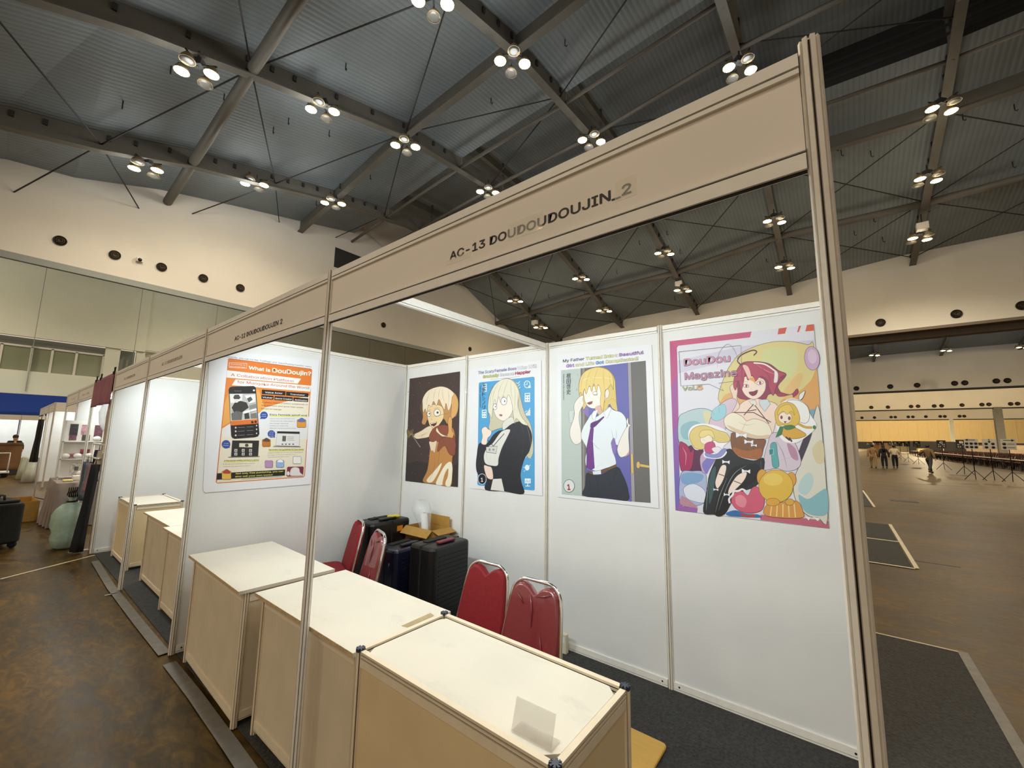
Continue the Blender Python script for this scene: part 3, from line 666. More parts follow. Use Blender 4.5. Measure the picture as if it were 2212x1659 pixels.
# saw cut joints of the hall floor
for i, (p, q) in enumerate((((1872, 1039), (2100, 1052)), ((1975, 1211), (2075, 1226)), ((1862, 1005), (2000, 1010)))):
    a, b = at(*p, Z=0), at(*q, Z=0); d = (b-a).normalized(); s = Vector((-d.y, d.x, 0))*(.02+.025*(i != 1))
    struct(MB().loft([[a-s, a+s, a+s+Vector((0, 0, .0015)), a-s+Vector((0, 0, .0015))], [b-s, b+s, b+s+Vector((0, 0, .0015)), b-s+Vector((0, 0, .0015))]]).build('trim_%d' % (11+i), M_STEELD))

# ================================================================ posters (flat printed sheets; every shape is a printed patch on the sheet)
def ink(h): return mat('ink '+h, h, .5, 0)
class Poster:
    def __init__(s, name, label, crop, plane, nrm, sheet, paper='#e7e6ea'):
        s.ox, s.oy, s.k = crop; s.pl = plane; s.n = Vector(nrm); s.mats = []; s.mb = MB(); s.tx = MB(); s.tm = []; s.lay = 0
        c = sum((s.P(*q) for q in sheet), Vector())/len(sheet); s.c = c
        s.t = thing(name, label, 'poster', c, 0)
        sh = MB(); q = [s.P(*p)-c for p in sheet]; sh.loft([[p-s.n*.0012 for p in q], [p+s.n*.0002 for p in q]]); sh.build('paper_sheet', ink(paper), s.t)
    def P(s, x, y): return at(s.ox+x/s.k, s.oy+y/s.k, **s.pl)
    def mi(s, col, lst):
        m = ink(col)
        if m not in lst: lst.append(m)
        return lst.index(m)
    def fill(s, col, pts, off=None):
        if off is None: s.lay += 1; off = s.lay
        P = [s.P(*p)-s.c+s.n*(.0002+.000016*off) for p in pts]
        tris = geometry.tessellate_polygon([[Vector((p.x if abs(s.n.y) > .5 else p.y, p.z, 0)) for p in P]])
        s.mb.add(P, [tuple(t) for t in tris], s.mi(col, s.mats))
    def stroke(s, col, pts, w=3, smooth=True, closed=False, taper=False):
        if smooth and len(pts) > 2: pts = spl(pts, closed, 5)
        if closed: pts = pts+[pts[0]]
        s.lay += 1; L, R = [], []
        for i, p in enumerate(pts):
            a, b = pts[max(0, i-1)], pts[min(len(pts)-1, i+1)]
            if closed and i in (0, len(pts)-1): a, b = pts[-2], pts[1]
            dx, dy = b[0]-a[0], b[1]-a[1]; l = math.hypot(dx, dy) or 1; ww = w/2*((1-abs(2*i/(len(pts)-1)-1)*.8) if taper else 1)
            L.append((p[0]-dy/l*ww, p[1]+dx/l*ww)); R.append((p[0]+dy/l*ww, p[1]-dx/l*ww))
        q = [s.P(*p)-s.c+s.n*(.0002+.000016*s.lay) for p in L+R]; k = len(L)
        s.mb.add(q, [(i, i+1, k+i+1, k+i) for i in range(k-1)], s.mi(col, s.mats))
    def shape(s, col, d, line=None, w=3, smooth=True):
        pts = pp(d)
        if smooth: pts = spl(pts, True, 4)
        s.fill(col, pts)
        if line: s.stroke(line, pts, w, False, True)
    def ell(s, col, cx, cy, rx, ry, line=None, w=2, rot=0):
        c, q = math.cos(rot), math.sin(rot)
        pts = [(cx+rx*math.cos(a)*c-ry*math.sin(a)*q, cy+rx*math.cos(a)*q+ry*math.sin(a)*c) for a in [i*math.pi/10 for i in range(20)]]
        s.fill(col, pts)
        if line: s.stroke(line, pts, w, False, True)
    def lines(s, col, d, w=3, smooth=True, taper=True):
        for q in d.split(';'): s.stroke(col, pp(q), w, smooth, taper=taper)
    def text(s, txt, p0, p1, cap, col, bold=.02, out=None, outw=.06, vert=False):
        s.lay += 1; a, b = s.P(*p0), s.P(*p1); up = s.P(p0[0], p0[1]-cap); h = (up-a).length
        if vert: h = (s.P(p0[0]+cap, p0[1])-a).length
        if out: put_text(s.tx, txt, a-s.c+s.n*(.00035+.000016*s.lay), b-s.c+s.n*(.00035+.000016*s.lay), h, s.n, s.mi(out, s.tm), outw)
        s.lay += 1; o2 = .0004 if out else 0; put_text(s.tx, txt, a-s.c+s.n*(.00035+o2+.000016*s.lay), b-s.c+s.n*(.00035+o2+.000016*s.lay), h, s.n, s.mi(col, s.tm), bold)
    def done(s):
        s.mb.build('printed_picture', s.mats, s.t)
        if s.tx.v: s.tx.build('printed_lettering', s.tm, s.t)
def pp(d): return [tuple(float(v) for v in q.split(',')) for q in d.split()]
def spl(P, closed, n):
    o = []; k = len(P)
    for i in range(k if closed else k-1):
        g = (lambda j: P[j % k]) if closed else (lambda j: P[min(max(j, 0), k-1)])
        a, b, c, d = g(i-1), g(i), g(i+1), g(i+2)
        for j in range(n):
            t = j/n
            o.append(tuple(.5*((2*b[m])+(-a[m]+c[m])*t+(2*a[m]-5*b[m]+4*c[m]-d[m])*t*t+(-a[m]+3*b[m]-3*c[m]+d[m])*t**3) for m in (0, 1)))
    if not closed: o.append(P[-1])
    return o
YP = dict(Y=2.0); NB = (0, -1, 0)

# -- dark poster: fair haired figure in a brown dress
c3 = (860, 760, 4.878)
p = Poster('poster', 'dark brown poster of a fair haired figure, leftmost on the back wall', c3, dict(Y=1.996), NB, pp('122,283 650,207 628,1425 75,1360'), '#43332f')
p.shape('#332a28', '85,1180 200,1150 330,1180 560,1200 632,1180 628,1420 77,1357', smooth=False)
for i in range(70):
    u, v = random.random(), random.random(); x = 110+u*510-v*25; y = 290+v*1060+u*20
    p.ell(random.choice(('#8a6a58', '#6e544a', '#a3826a')), x, y, random.uniform(1.5, 5), random.uniform(1.5, 5))
p.shape('#c08f58', '300,430 255,560 262,680 250,750 285,765 330,700 470,700 520,760 560,700 610,680 635,600 630,500 560,420 430,390', '#4a3324', 3)
p.shape('#d9a766', '540,400 600,440 635,520 628,630 590,690 555,700 565,560 545,470', '#4a3324', 3)
p.shape('#ecd0a0', '300,590 340,560 430,560 475,600 480,690 440,760 385,818 345,795 318,730 305,660', '#5a3c28', 3)
p.shape('#efe0c6', '258,560 262,490 310,415 390,376 470,366 540,392 590,440 570,480 560,560 530,620 505,540 490,610 460,560 430,500 405,570 375,520 350,580 322,560 300,640 285,600 265,640', '#6b4a30', 3)
p.lines('#b98a55', '330,420 310,500 300,560;400,390 380,450 372,520;470,380 470,450 490,540;530,400 535,470 530,590;255,520 240,600 262,680;440,385 430,440 428,495', 3)
for a, b, rx, ry in ((326, 655, 21, 28), (412, 643, 35, 38)):
    p.ell('#f4eee2', a, b, rx, ry, '#3a2620', 4); p.ell('#4a3a38', a+5, b-3, rx*.32, ry*.32)
p.lines('#5a3c28', '300,625 330,612 345,620;375,605 410,592 445,600;345,700 355,712 350,720;330,690 450,665 560,640', 3)
p.shape('#5a2620', '338,752 372,750 412,735 402,765 380,785 352,775', '#4a2a20', 3, False); p.shape('#efe6da', '342,752 372,751 408,738 400,748 350,762', smooth=False)
p.shape('#e7d5b8', '165,875 240,835 320,785 362,795 352,850 328,895 250,912 190,915', '#6b4a30', 3)
p.lines('#c79a66', '200,890 260,880 330,840;260,905 250,880 300,850', 5)
p.lines('#8d8275', '150,880 235,1005', 9, False, False)
p.shape('#6d5c3a', '95,820 130,830 160,805 150,850 180,880 140,880 110,915 98,890', '#332a20', 2)
p.lines('#c7b173', '100,830 140,870 165,810;110,900 135,870 180,875', 4)
p.shape('#bd8448', '345,870 420,800 500,780 575,800 605,900 605,1060 575,1110 570,1260 556,1412 400,1392 262,1368 310,1240 335,1040', '#5a3826', 3)
p.shape('#8a4a37', '328,890 380,800 470,770 545,790 575,850 605,920 600,1080 540,1075 500,990 440,950 350,945', '#4a2a22', 3)
p.shape('#d6a264', '530,850 525,730 548,680 570,715 568,830 590,860 560,930 515,950 480,930', '#5a3826', 3)
p.shape('#eadbbd', '412,800 440,850 490,880 525,885 470,892 425,860 400,830', '#6b4a30', 3)
p.shape('#8a4a37', '415,1055 440,930 500,900 590,920 610,1000 570,1090 530,1060 490,990', '#5a2f24', 3)
p.shape('#e6cdb4', '330,945 370,950 408,938 400,1000 385,1065 365,1040 352,1050 335,990', '#7a4a38', 3)
p.shape('#f1e6cd', '556,1160 500,1190 440,1290 400,1392 470,1400 510,1330 500,1405 552,1412 575,1240', None)
p.shape('#f1e6cd', '300,1355 380,1260 460,1170 430,1260 360,1372', None)
p.shape('#bd8448', '500,1270 530,1230 520,1330 470,1398 480,1330', None); p.lines('#8a5a34', '385,1060 380,1230 330,1360;440,950 430,1120 410,1260', 3)
p.done()

# -- blue poster: pale haired office worker
p = Poster('poster', 'blue poster of a pale haired woman in a dark blazer, second on the back wall', c3, dict(Y=1.996), NB, pp('745,185 1507,88 1520,1518 762,1438'))
p.shape('#4f9fd2', '850,335 862,322 1425,262 1438,272 1440,1450 1430,1462 850,1408 835,1395', smooth=False)
for x, y, w_, h_ in ((1362, 482, 28, 46), (907, 655, 24, 42), (912, 380, 22, 40)):
    p.shape('#e9f2f8', '%f,%f %f,%f %f,%f %f,%f' % (x-w_, y-h_, x+w_, y-h_-4, x+w_, y+h_, x-w_, y+h_), smooth=False)
    p.shape('#4f9fd2', '%f,%f %f,%f %f,%f %f,%f' % (x-w_+6, y-h_+8, x+w_-6, y-h_+4, x+w_-6, y-h_+20, x-w_+6, y-h_+23), smooth=False)
    for i in (0, 1):
        for j in (0, 1): p.ell('#4f9fd2', x-w_*.45+i*w_*.9, y+j*28-4, 7, 8)
p.ell('#e9f2f8', 1360, 343, 34, 40); p.ell('#4f9fd2', 1360, 343, 27, 33); p.lines('#e9f2f8', '1360,318 1360,345 1340,345', 6, False, False); p.ell('#e9f2f8', 1385, 368, 13, 14)
p.lines('#e9f2f8', '1215,330 1240,328;1245,325 1262,335 1285,310;1215,358 1240,356;1245,352 1262,362 1285,340;1250,385 1265,395 1288,370', 6, False, False)
for i, h_ in enumerate((18, 30, 42, 60)): p.shape('#e9f2f8', '%d,%d %d,%d %d,%d %d,%d' % (1332+i*16, 672-h_, 1344+i*16, 672-h_, 1344+i*16, 672, 1332+i*16, 672), smooth=False)
p.lines('#e9f2f8', '1332,640 1355,620 1370,630 1392,592', 5, False, False)
p.ell('#e9f2f8', 1360, 1220, 24, 30); p.lines('#e9f2f8', '1320,1215 1345,1225;1375,1210 1395,1190;1340,1250 1325,1260', 5, False, False)
p.shape('#e9f2f8', '1335,1335 1397,1335 1397,1385 1335,1385', smooth=False); p.lines('#4f9fd2', '1345,1375 1345,1355;1358,1375 1358,1345;1370,1375 1370,1360;1383,1375 1383,1350', 5, False, False); p.lines('#e9f2f8', '1366,1385 1366,1412;1342,1414 1392,1414', 8, False, False)
p.lines('#e9f2f8', '1345,1120 1360,1070 1372,1120;1375,1110 1390,1060 1400,1125', 5, False, False)
p.shape('#c9c1a8', '1150,280 1080,300 1000,370 955,480 948,600 968,720 955,800 985,835 1060,810 1230,780 1310,790 1330,900 1345,1070 1390,1125 1425,1050 1420,900 1395,760 1340,660 1300,520 1270,380 1215,300', '#57503f', 3)
p.shape('#f3e4d8', '1000,560 1010,490 1080,440 1180,450 1215,540 1200,640 1150,710 1100,728 1040,690 1008,620', '#6d5a4c', 3)
p.shape('#dcd9cf', '1105,745 1180,690 1215,700 1225,770 1190,830 1110,830', '#6a665c', 3)
p.shape('#23252d', '850,975 900,955 945,960 1000,880 1060,835 1120,820 1200,760 1300,735 1375,790 1412,900 1385,1040 1330,1130 1290,1280 1300,1380 1322,1495 1120,1470 920,1452 935,1340 850,1300 822,1210 832,1080', '#0f1014', 3)
p.shape('#dfddd7', '1000,960 1090,840 1180,820 1150,900 1095,1010 1060,1120 1050,1195 990,1200 920,1175 905,1090 940,1010', '#7b776f', 3)
p.lines('#b9b6ae', '940,1030 930,1100 960,1180;980,1080 975,1190;1020,1080 1015,1195;1060,920 1030,990;1100,870 1070,1000', 3)
p.shape('#dfddd7', '1000,1340 1090,1335 1120,1470 975,1456', '#7b776f', 3, False); p.lines('#b9b6ae', '1020,1345 1005,1455;1050,1345 1045,1460;1075,1340 1085,1465', 3)
p.shape('#f1ddd0', '878,965 890,890 880,830 895,800 925,790 950,815 985,835 975,880 945,910 930,975', '#6d5a4c', 3)
p.shape('#f1d5c8', '905,1200 950,1205 988,1225 1002,1330 965,1342 930,1310', '#6d5a4c', 3)
p.lines('#15161b', '1120,860 1005,992;945,930 1003,992', 7, False, False)
p.shape('#cfcfca', '928,1002 1046,994 1032,1072 930,1056', '#2a2a2e', 5, False); p.ell('#8f8f92', 965, 1030, 10, 14); p.ell('#8f8f92', 1005, 1030, 12, 10)
p.lines('#3b3d46', '1200,780 1150,930 1100,1010 1065,1180;1330,880 1320,1010 1290,1130 1180,1200;1000,1230 990,1330;1230,800 1210,880 1140,960;860,1080 900,1180 960,1200', 4)
p.shape('#e3ddc8', '948,620 958,480 1010,360 1090,295 1170,285 1235,335 1275,430 1265,560 1300,680 1370,770 1310,760 1245,700 1228,760 1212,640 1195,520 1160,450 1135,540 1110,460 1085,540 1060,470 1040,560 1018,500 1000,600 985,700 968,660', '#57503f', 3)
p.lines('#8f8770', '1010,370 975,480 965,600;1060,325 1010,430 990,560;1120,300 1070,390 1050,500;1160,292 1130,380 1105,480;1190,300 1190,400 1210,520;1225,335 1235,460 1225,640;1250,400 1262,520 1255,640;1320,700 1370,820 1395,960 1380,1080;1290,760 1330,860', 3)
p.ell('#fbf8f4', 1021, 580, 20, 33, '#3a342e', 4); p.ell('#4a4a52', 1028, 578, 5, 9); p.ell('#fbf8f4', 1116, 520, 32, 40, '#3a342e', 4, .15); p.ell('#4a4a52', 1124, 520, 6, 11)
p.lines('#5a4a40', '1040,620 1046,632;1000,545 1035,548;1080,480 1145,475;1085,555 1150,560', 4); p.shape('#a8605e', '1066,665 1085,658 1100,668 1085,680', '#6b3c3a', 2)
p.shape('#15161b', '842,1340 885,1282 930,1335 890,1398', None); p.ell('#15161b', 886, 1340, 43, 55, '#eef0f4', 4); p.text('1', (876, 1368), (895, 1368), 56, '#f2f3f5', .03)
a = pp('845,240 1460,165'); q = lambda t, o=0: (845+615*t, 236-72*t+o)
for w_, t0, t1, col in (('The Scary', 0, .27, '#66709c'), ('Female Boss', .285, .655, '#6d5c9c'), ('Who Will', .675, 1, '#f4f4f8')): p.text(w_, q(t0), q(t1), 42, col, .03, '#39385a' if col[1] == 'f' else '#e9ecf6', .075 if col[1] == 'f' else .06)
q = lambda t: (895+500*t, 278-55*t)
for w_, t0, t1, col in (('Gradually', 0, .33, '#dfe27a'), ('Become', .36, .65, '#f4f4f8'), ('Happier', .68, 1, '#d0506a')): p.text(w_, q(t0), q(t1), 40, col, .03, '#39385a', .075)
p.lines('#9a9aa8', '970,292 1100,280 1285,258', 3, False, False)
for i, ch in enumerate('矢野トシノリ'): p.text(ch, (888, 372+i*46), (918, 370+i*46), 34, '#1c2230', .02)
p.text('Yano Toshinori', (863, 352), (863, 588), 17, '#2a3346', .015, vert=True)
p.done()

# -- shirt and tie poster
c4 = (1170, 720, 4.2555)
p = Poster('poster', 'poster of a blond figure in white shirt and purple tie, third on the back wall', c4, dict(Y=1.996), NB, pp('140,195 1010,102 1078,1610 145,1505'))
for col, d in (('#b9c3be', '178,340 360,322 372,1497 185,1480'), ('#6f6b67', '358,322 432,316 405,1500 370,1497'), ('#8f8b86', '375,321 395,320 392,1499 378,1498'), ('#6767ac', '430,316 792,270 826,1548 400,1500'), ('#a09aa2', '790,270 822,267 860,1549 824,1546'), ('#6d6a68', '820,267 957,252 1003,1560 858,1549')): p.shape(col, d, smooth=False)
p.lines('#4b4750', '790,270 826,1546;822,267 860,1549;430,316 404,1500', 3, False, False)
p.shape('#d6b56c', '818,1112 840,1108 846,1285 822,1287', '#7a5f30', 3, False); p.shape('#d6b56c', '882,1180 905,1200 990,1215 992,1238 905,1226 884,1240', '#7a5f30', 3, False); p.ell('#d6b56c', 888, 1210, 17, 32, '#7a5f30', 3)
p.shape('#c9d0cc', '250,715 298,708 300,815 255,822', '#87908c', 3, False); p.lines('#87908c', '262,735 290,730 290,800 264,805', 3, False)
p.shape('#8872b4', '385,650 425,660 432,720 430,772 395,735 380,690', None); p.shape('#8872b4', '620,600 680,640 690,712 640,690', None)
p.shape('#dcc173', '430,330 530,308 620,340 672,420 682,540 690,650 697,712 650,690 625,650 600,700 560,760 530,770 505,690 430,650 385,700 365,620 345,560 345,450 380,370', '#6d5a30', 3)
p.shape('#ece4dc', '355,578 385,575 380,610 388,650 350,720 345,800 362,900 365,990 330,1020 295,1012 262,950 262,880 300,760 300,650', '#5a5460', 3)
p.shape('#f3eadf', '388,540 420,495 560,480 598,540 575,640 530,670 480,692 425,672 398,620', '#6d5a50', 3)
p.shape('#d9b0a8', '490,685 540,660 555,700 520,740', None); p.ell('#f0e0d2', 602, 555, 20, 44, '#6d5a50', 3, .1)
p.shape('#e4e9ef', '460,742 500,770 590,700 625,675 660,705 735,730 780,800 772,900 715,990 700,1030 640,1000 655,1080 682,1165 675,1212 590,1240 500,1265 415,1225 402,1150 415,1060 365,960 375,880 420,800', '#5f6672', 3)
p.shape('#f1f3f6', '462,740 478,715 520,700 500,760 490,815 465,780', '#5f6672', 3, False); p.shape('#f1f3f6', '570,730 625,676 640,700 600,785', '#5f6672', 3, False)
p.shape('#8872b4', '640,1000 665,960 680,1000 688,1060 670,1120 650,1080', None)
p.shape('#ece4dc', '770,880 790,850 780,810 795,775 800,830 824,848 805,862 800,950 806,1080 780,1120 725,1138 695,1070 720,980', '#5a5460', 3); p.shape('#d99a92', '760,1140 806,1080 806,1110', smooth=False)
p.shape('#5f2f72', '452,830 470,818 520,800 572,762 575,772 500,850 460,880 448,860', '#3d1c4c', 3, False); p.shape('#703a86', '450,872 478,872 470,990 486,1238 460,1255 414,1232 416,1040', '#3d1c4c', 3, False)
p.shape('#6d5038', '420,1262 470,1278 545,1262 684,1205 692,1228 545,1292 470,1300 425,1288', '#3a281a', 3, False); p.shape('#dfe3e8', '468,1268 545,1258 548,1295 475,1300', '#5f6672', 3, False)
p.shape('#2f333f', '412,1288 470,1302 550,1298 692,1230 740,1290 775,1370 797,1450 790,1537 600,1515 385,1493 402,1400', '#1a1c24', 3)
p.lines('#1a1c24', '500,1310 520,1400 515,1505;692,1235 660,1330 620,1400;430,1300 445,1400 420,1490', 3); p.lines('#8d96a4', '455,980 500,1040 540,1070;640,880 655,960 640,1060;680,880 690,940 670,990;500,1230 560,1200;430,1180 440,1215;350,870 385,880;300,1000 370,1010', 3)
p.shape('#e6cb80', '345,560 345,460 380,370 450,325 530,312 610,340 655,400 660,520 640,470 610,510 585,530 575,640 560,720 540,640 545,540 520,470 505,545 480,460 462,540 440,480 410,560 395,510 375,570 360,540', '#6d5a30', 3)
p.lines('#b08f48', '400,360 370,440 360,540;460,330 420,420 408,520;520,318 490,400 480,460;570,330 570,420 580,520;620,360 630,440 635,480;345,395 325,375 335,390;345,480 315,525 345,510;690,640 650,600 600,640', 3)
p.lines('#fff6d8', '380,430 440,410;470,405 560,410;575,405 640,420', 8)
p.lines('#3f3438', '398,560 408,590;465,545 510,540;470,565 505,570 515,548;455,490 510,485;520,580 524,592', 4); p.ell('#fbf8f6', 492, 550, 22, 14, '#3f3438', 3)
p.shape('#8a4a48', '416,642 440,632 470,625 462,648 438,656', '#4f2c2c', 3, False); p.lines('#5a5460', '350,600 380,600;345,620 375,630;340,640 365,650;330,690 345,680;740,660 760,720;730,680 750,720', 3)
p.ell('#d9dcdc', 253, 1403, 50, 58, '#40404a', 4); p.text('1', (241, 1438), (264, 1438), 68, '#b03038', .05)
q = lambda t: (197+740*t, 268-80*t)
for w_, t0, t1, col, o in (('My Father', 0, .265, '#39405a', None), ('Turned Into', .285, .63, '#efe9a0', '#4b4650'), ('a', .645, .68, '#f4f4e8', '#4b4650'), ('Beautiful', .70, 1, '#b78fd0', '#4b2a66')): p.text(w_, q(t0), q(t1), 36, col, .03, o, .08)
q = lambda t: (228+660*t, 314-70*t)
for w_, t0, t1, col, o in (('Girl', 0, .11, '#c79ae0', '#4b2a66'), ('and Life', .13, .385, '#f1ecb4', '#4b4650'), ('Got', .41, .52, '#7fb4e8', '#234a80'), ('Complicated!', .545, 1, '#f1ecb4', '#4b4650')): p.text(w_, q(t0), q(t1), 36, col, .03, o, .08)
for i, ch in enumerate('根田啓史'): p.text(ch, (229, 412+i*49), (268, 410+i*49), 37, '#3b4048', .02)
p.text('Neda Hirofumi', (198, 378), (198, 612), 18, '#4a5058', .015, vert=True)
p.done()

# -- magazine poster
c5 = (1420, 680, 3.3175)
p = Poster('poster', 'large colourful magazine cover poster of a pink haired figure, rightmost on the back wall', c5, dict(Y=1.996), NB, pp('88,190 1120,67 1230,1530 130,1400'), '#dcd9e2')
for col, d in (('#b8507f', '88,190 140,235 146,420 98,520'), ('#a1569a', '98,520 146,420 152,760 110,850'), ('#8a60ab', '110,850 152,760 158,1080 121,1150'), ('#7766b4', '121,1150 158,1080 163,1350 130,1400'), ('#9a62aa', '130,1400 163,1350 185,1372 290,1385 285,1418'), ('#c2567a', '88,190 675,120 664,162 150,222 138,240'),
               ('#c56b80', '740,1432 900,1440 1226,1478 1230,1530 738,1470'), ('#cf5c4e', '870,98 928,90 915,135 862,141'), ('#cf5c4e', '1015,80 1030,78 1014,123 1001,125'), ('#d4604c', '1072,73 1120,67 1122,114 1060,119')): p.shape(col, d, smooth=False)
p.shape('#ccc6d8', '145,330 600,225 1120,180 1121,230 640,300 150,420', smooth=False)
p.shape('#d9c888', '452,640 470,470 560,310 680,235 820,195 960,192 1080,215 1122,228 1165,690 1150,780 900,700 700,700', '#4c4238', 3)
p.shape('#dba35f', '880,620 1000,560 1100,470 1142,400 1165,690 1140,740 960,690', None); p.shape('#dca868', '455,620 520,560 700,600 860,640 700,700 460,690', None); p.shape('#cfcf96', '760,260 900,230 1010,260 980,420 860,470 760,400', None); p.shape('#dfb878', '900,560 1010,420 1040,460 960,610', None)
p.ell('#cba8c6', 1108, 312, 54, 86, '#6d5468', 3, -.1); p.ell('#d9c0d6', 1110, 300, 32, 52, None, 2, -.1)
p.shape('#b5c9cd', '152,745 200,700 290,672 370,680 430,730 470,830 420,930 250,960 158,920', '#4c4238', 3); p.shape('#8fb4bf', '170,800 260,760 330,800 300,880 190,890', None); p.shape('#d8cfa8', '330,690 400,710 440,790 380,820 340,760', None)
p.shape('#5f2d50', '210,950 330,940 380,1000 350,1130 240,1125 170,1110', None)
p.shape('#a3305a', '158,925 190,918 222,945 240,985 262,955 255,1060 232,1115 168,1112', '#4c1c34', 3); p.lines('#d88aa4', '180,950 205,1000 200,1080', 7)
p.shape('#a9b4d4', '168,1140 250,1120 340,1130 352,1230 345,1345 172,1362', '#3f4668', 3); p.shape('#d9dbe8', '190,1240 260,1210 340,1260 335,1345 240,1330 200,1300', '#6a6f90', 3); p.shape('#7fa0c8', '170,1150 240,1130 330,1150 300,1200 190,1215', None)
p.shape('#b9889a', '170,1300 200,1310 290,1380 170,1362', None)
p.shape('#46384a', '1050,880 1110,800 1150,720 1165,700 1100,900 1090,1060 1000,1050', None); p.shape('#7aa3b8', '1085,690 1165,680 1140,720 1105,800', None)
p.shape('#dcd7cb', '1165,695 1120,730 1105,860 1040,1030 985,1160 975,1260 1010,1370 1080,1440 1150,1452 1222,1450', '#4c4a48', 4)
p.shape('#8cb9c4', '1010,1290 1080,1320 1160,1270 1214,1255 1220,1420 1130,1440 1050,1400', None); p.shape('#b9cfd0', '1030,1180 1090,1130 1120,1200 1070,1290 1010,1260', None); p.shape('#d6c8a4', '1110,960 1180,900 1195,1050 1140,1060', None)
for d in ('1050,1440 1100,1448 1085,1475', '1110,1448 1165,1455 1150,1480'): p.shape('#efece6', d, '#6a6a68', 2, False)
# figure
p.lines('#5b2433', '600,360 575,330 600,290 680,255 712,265 690,292', 9, True, False)
p.shape('#a3354f', '845,540 900,560 960,570 1000,530 1010,560 975,590 965,570 900,585 860,580', '#5b2433', 3)
p.shape('#8c2f48', '600,350 560,450 545,500 565,560 590,600 680,610 770,610 800,570 880,560 865,510 925,430 870,400 800,350 700,335', '#5b2433', 3)
p.shape('#efd4c4', '560,680 620,620 700,600 780,615 860,650 850,760 815,860 700,880 520,830 475,760', '#7a5048', 3)
p.shape('#e9ccbb', '520,520 560,490 575,540 570,600 590,660 540,700 500,660 540,600', '#7a5048', 3)
p.shape('#d5bccb', '382,740 430,660 520,600 570,620 540,690 500,760 480,850 430,880 375,800', '#6a5468', 3); p.shape('#9ccad6', '400,680 480,640 490,720 430,760 388,740', '#5a7a88', 2); p.lines('#a84a60', '395,690 410,720;440,660 445,700', 6)
p.shape('#f0d8c9', '598,480 640,440 760,460 775,530 740,585 690,606 640,585 608,540', '#7a4a44', 3)
p.shape('#b03c58', '545,500 560,420 600,360 700,338 790,352 860,400 922,425 880,450 850,520 830,580 800,520 790,470 740,440 700,480 680,430 650,470 630,420 615,500 600,540 580,470 562,540', '#5b2433', 3)
p.shape('#e8bcae', '612,362 650,372 672,440 660,470 632,410', None); p.shape('#d9a04e', '655,460 690,450 705,500 690,480', None); p.lines('#d87a90', '700,350 780,400 850,430;570,430 600,390;620,345 700,340', 5); p.lines('#6d2438', '740,370 800,440 815,520;860,420 830,450;580,420 570,500;760,360 840,400', 4)
p.shape('#e6dcd8', '840,395 865,420 860,480 835,485 838,440', '#8a7a78', 3); p.lines('#efe4e2', '690,345 770,355 840,400', 10, True, False)
p.ell('#f6ece8', 636, 510, 20, 12, '#5b2433', 3, .1); p.ell('#a8403c', 638, 510, 8, 10); p.ell('#f6ece8', 736, 488, 24, 13, '#5b2433', 3, -.25); p.ell('#a8403c', 737, 488, 9, 11)
p.shape('#7c2630', '656,556 690,550 718,540 708,570 680,580', '#4a161e', 3); p.lines('#5b2433', '610,475 650,482;710,470 770,452;670,530 675,540', 4)
p.shape('#e8dcd2', '655,620 700,610 715,640 690,655', '#7a6a60', 3, False); p.shape('#cdd3da', '730,610 790,605 810,640 770,695 735,650', '#7a6a60', 3, False)
p.shape('#ece2cd', '478,745 540,700 610,730 640,760 700,745 790,780 820,850 790,885 700,885 600,855 500,815', '#8a6a50', 3)
p.shape('#d9bfa2', '500,790 600,830 720,865 800,860 790,885 690,885 560,840', None); p.lines('#5a3626', '690,640 620,720;700,650 800,780;545,700 690,700 815,770;650,690 710,680', 6, False, False); p.lines('#c79a80', '640,760 620,800 600,850;580,770 640,790 700,780', 3)
p.shape('#80553a', '530,850 600,868 700,890 775,895 760,960 735,1030 640,1025 545,985', '#43281a', 3); p.shape('#a3653c', '545,950 640,975 745,960 735,1030 640,1030 560,1000', None); p.lines('#4a2c1c', '560,870 570,980;600,875 610,1000;650,885 650,1010;700,895 690,1020', 3)
p.shape('#d3c5d2', '820,850 900,850 960,880 1005,960 1030,1060 990,1110 920,1120 850,1100 760,1110 770,1000 790,930', '#6a5a6c', 3); p.shape('#b98aa4', '930,920 990,960 1010,1040 960,1020', None); p.lines('#8a7088', '850,900 900,990 930,1100;900,880 960,960;880,1040 1000,1010', 4)
p.shape('#5ea6a8', '812,930 850,918 862,1000 872,1085 830,1090 818,1010', '#33686a', 3); p.shape('#3f8488', '800,965 832,960 830,1000 803,1005', '#d8e8e8', 3, False)
p.shape('#c4a6c4', '310,1010 400,940 440,1000 380,1080 350,1130 320,1120', '#6a5468', 3); p.shape('#7f78bc', '320,1070 380,1010 420,1020 370,1110 350,1140', None)
p.shape('#2a2c2f', '520,960 580,1015 690,1045 765,1030 752,1160 700,1230 600,1270 540,1330 480,1430 400,1428 330,1412 355,1260 375,1140 440,1010', '#121315', 3)
p.shape('#1d1f22', '540,1100 640,1070 730,1080 720,1170 620,1250 540,1330 480,1430 410,1428 440,1280 500,1160', None); p.shape('#3f5a5e', '380,1150 420,1090 400,1280 370,1350', None); p.lines('#8a9496', '372,1180 358,1300 350,1400;500,1170 450,1290 415,1420;640,1080 560,1130 500,1230 440,1400;740,1050 750,1150', 5)
p.shape('#f0dcd0', '462,1080 490,1078 494,1110 470,1190 432,1245 415,1200 440,1120', '#5a3a34', 3); p.shape('#f0dcd0', '575,1150 640,1128 620,1190 540,1270 508,1282 520,1230', '#5a3a34', 3); p.lines('#1d1f22', '440,1140 480,1155;548,1190 600,1210', 5, False, False)
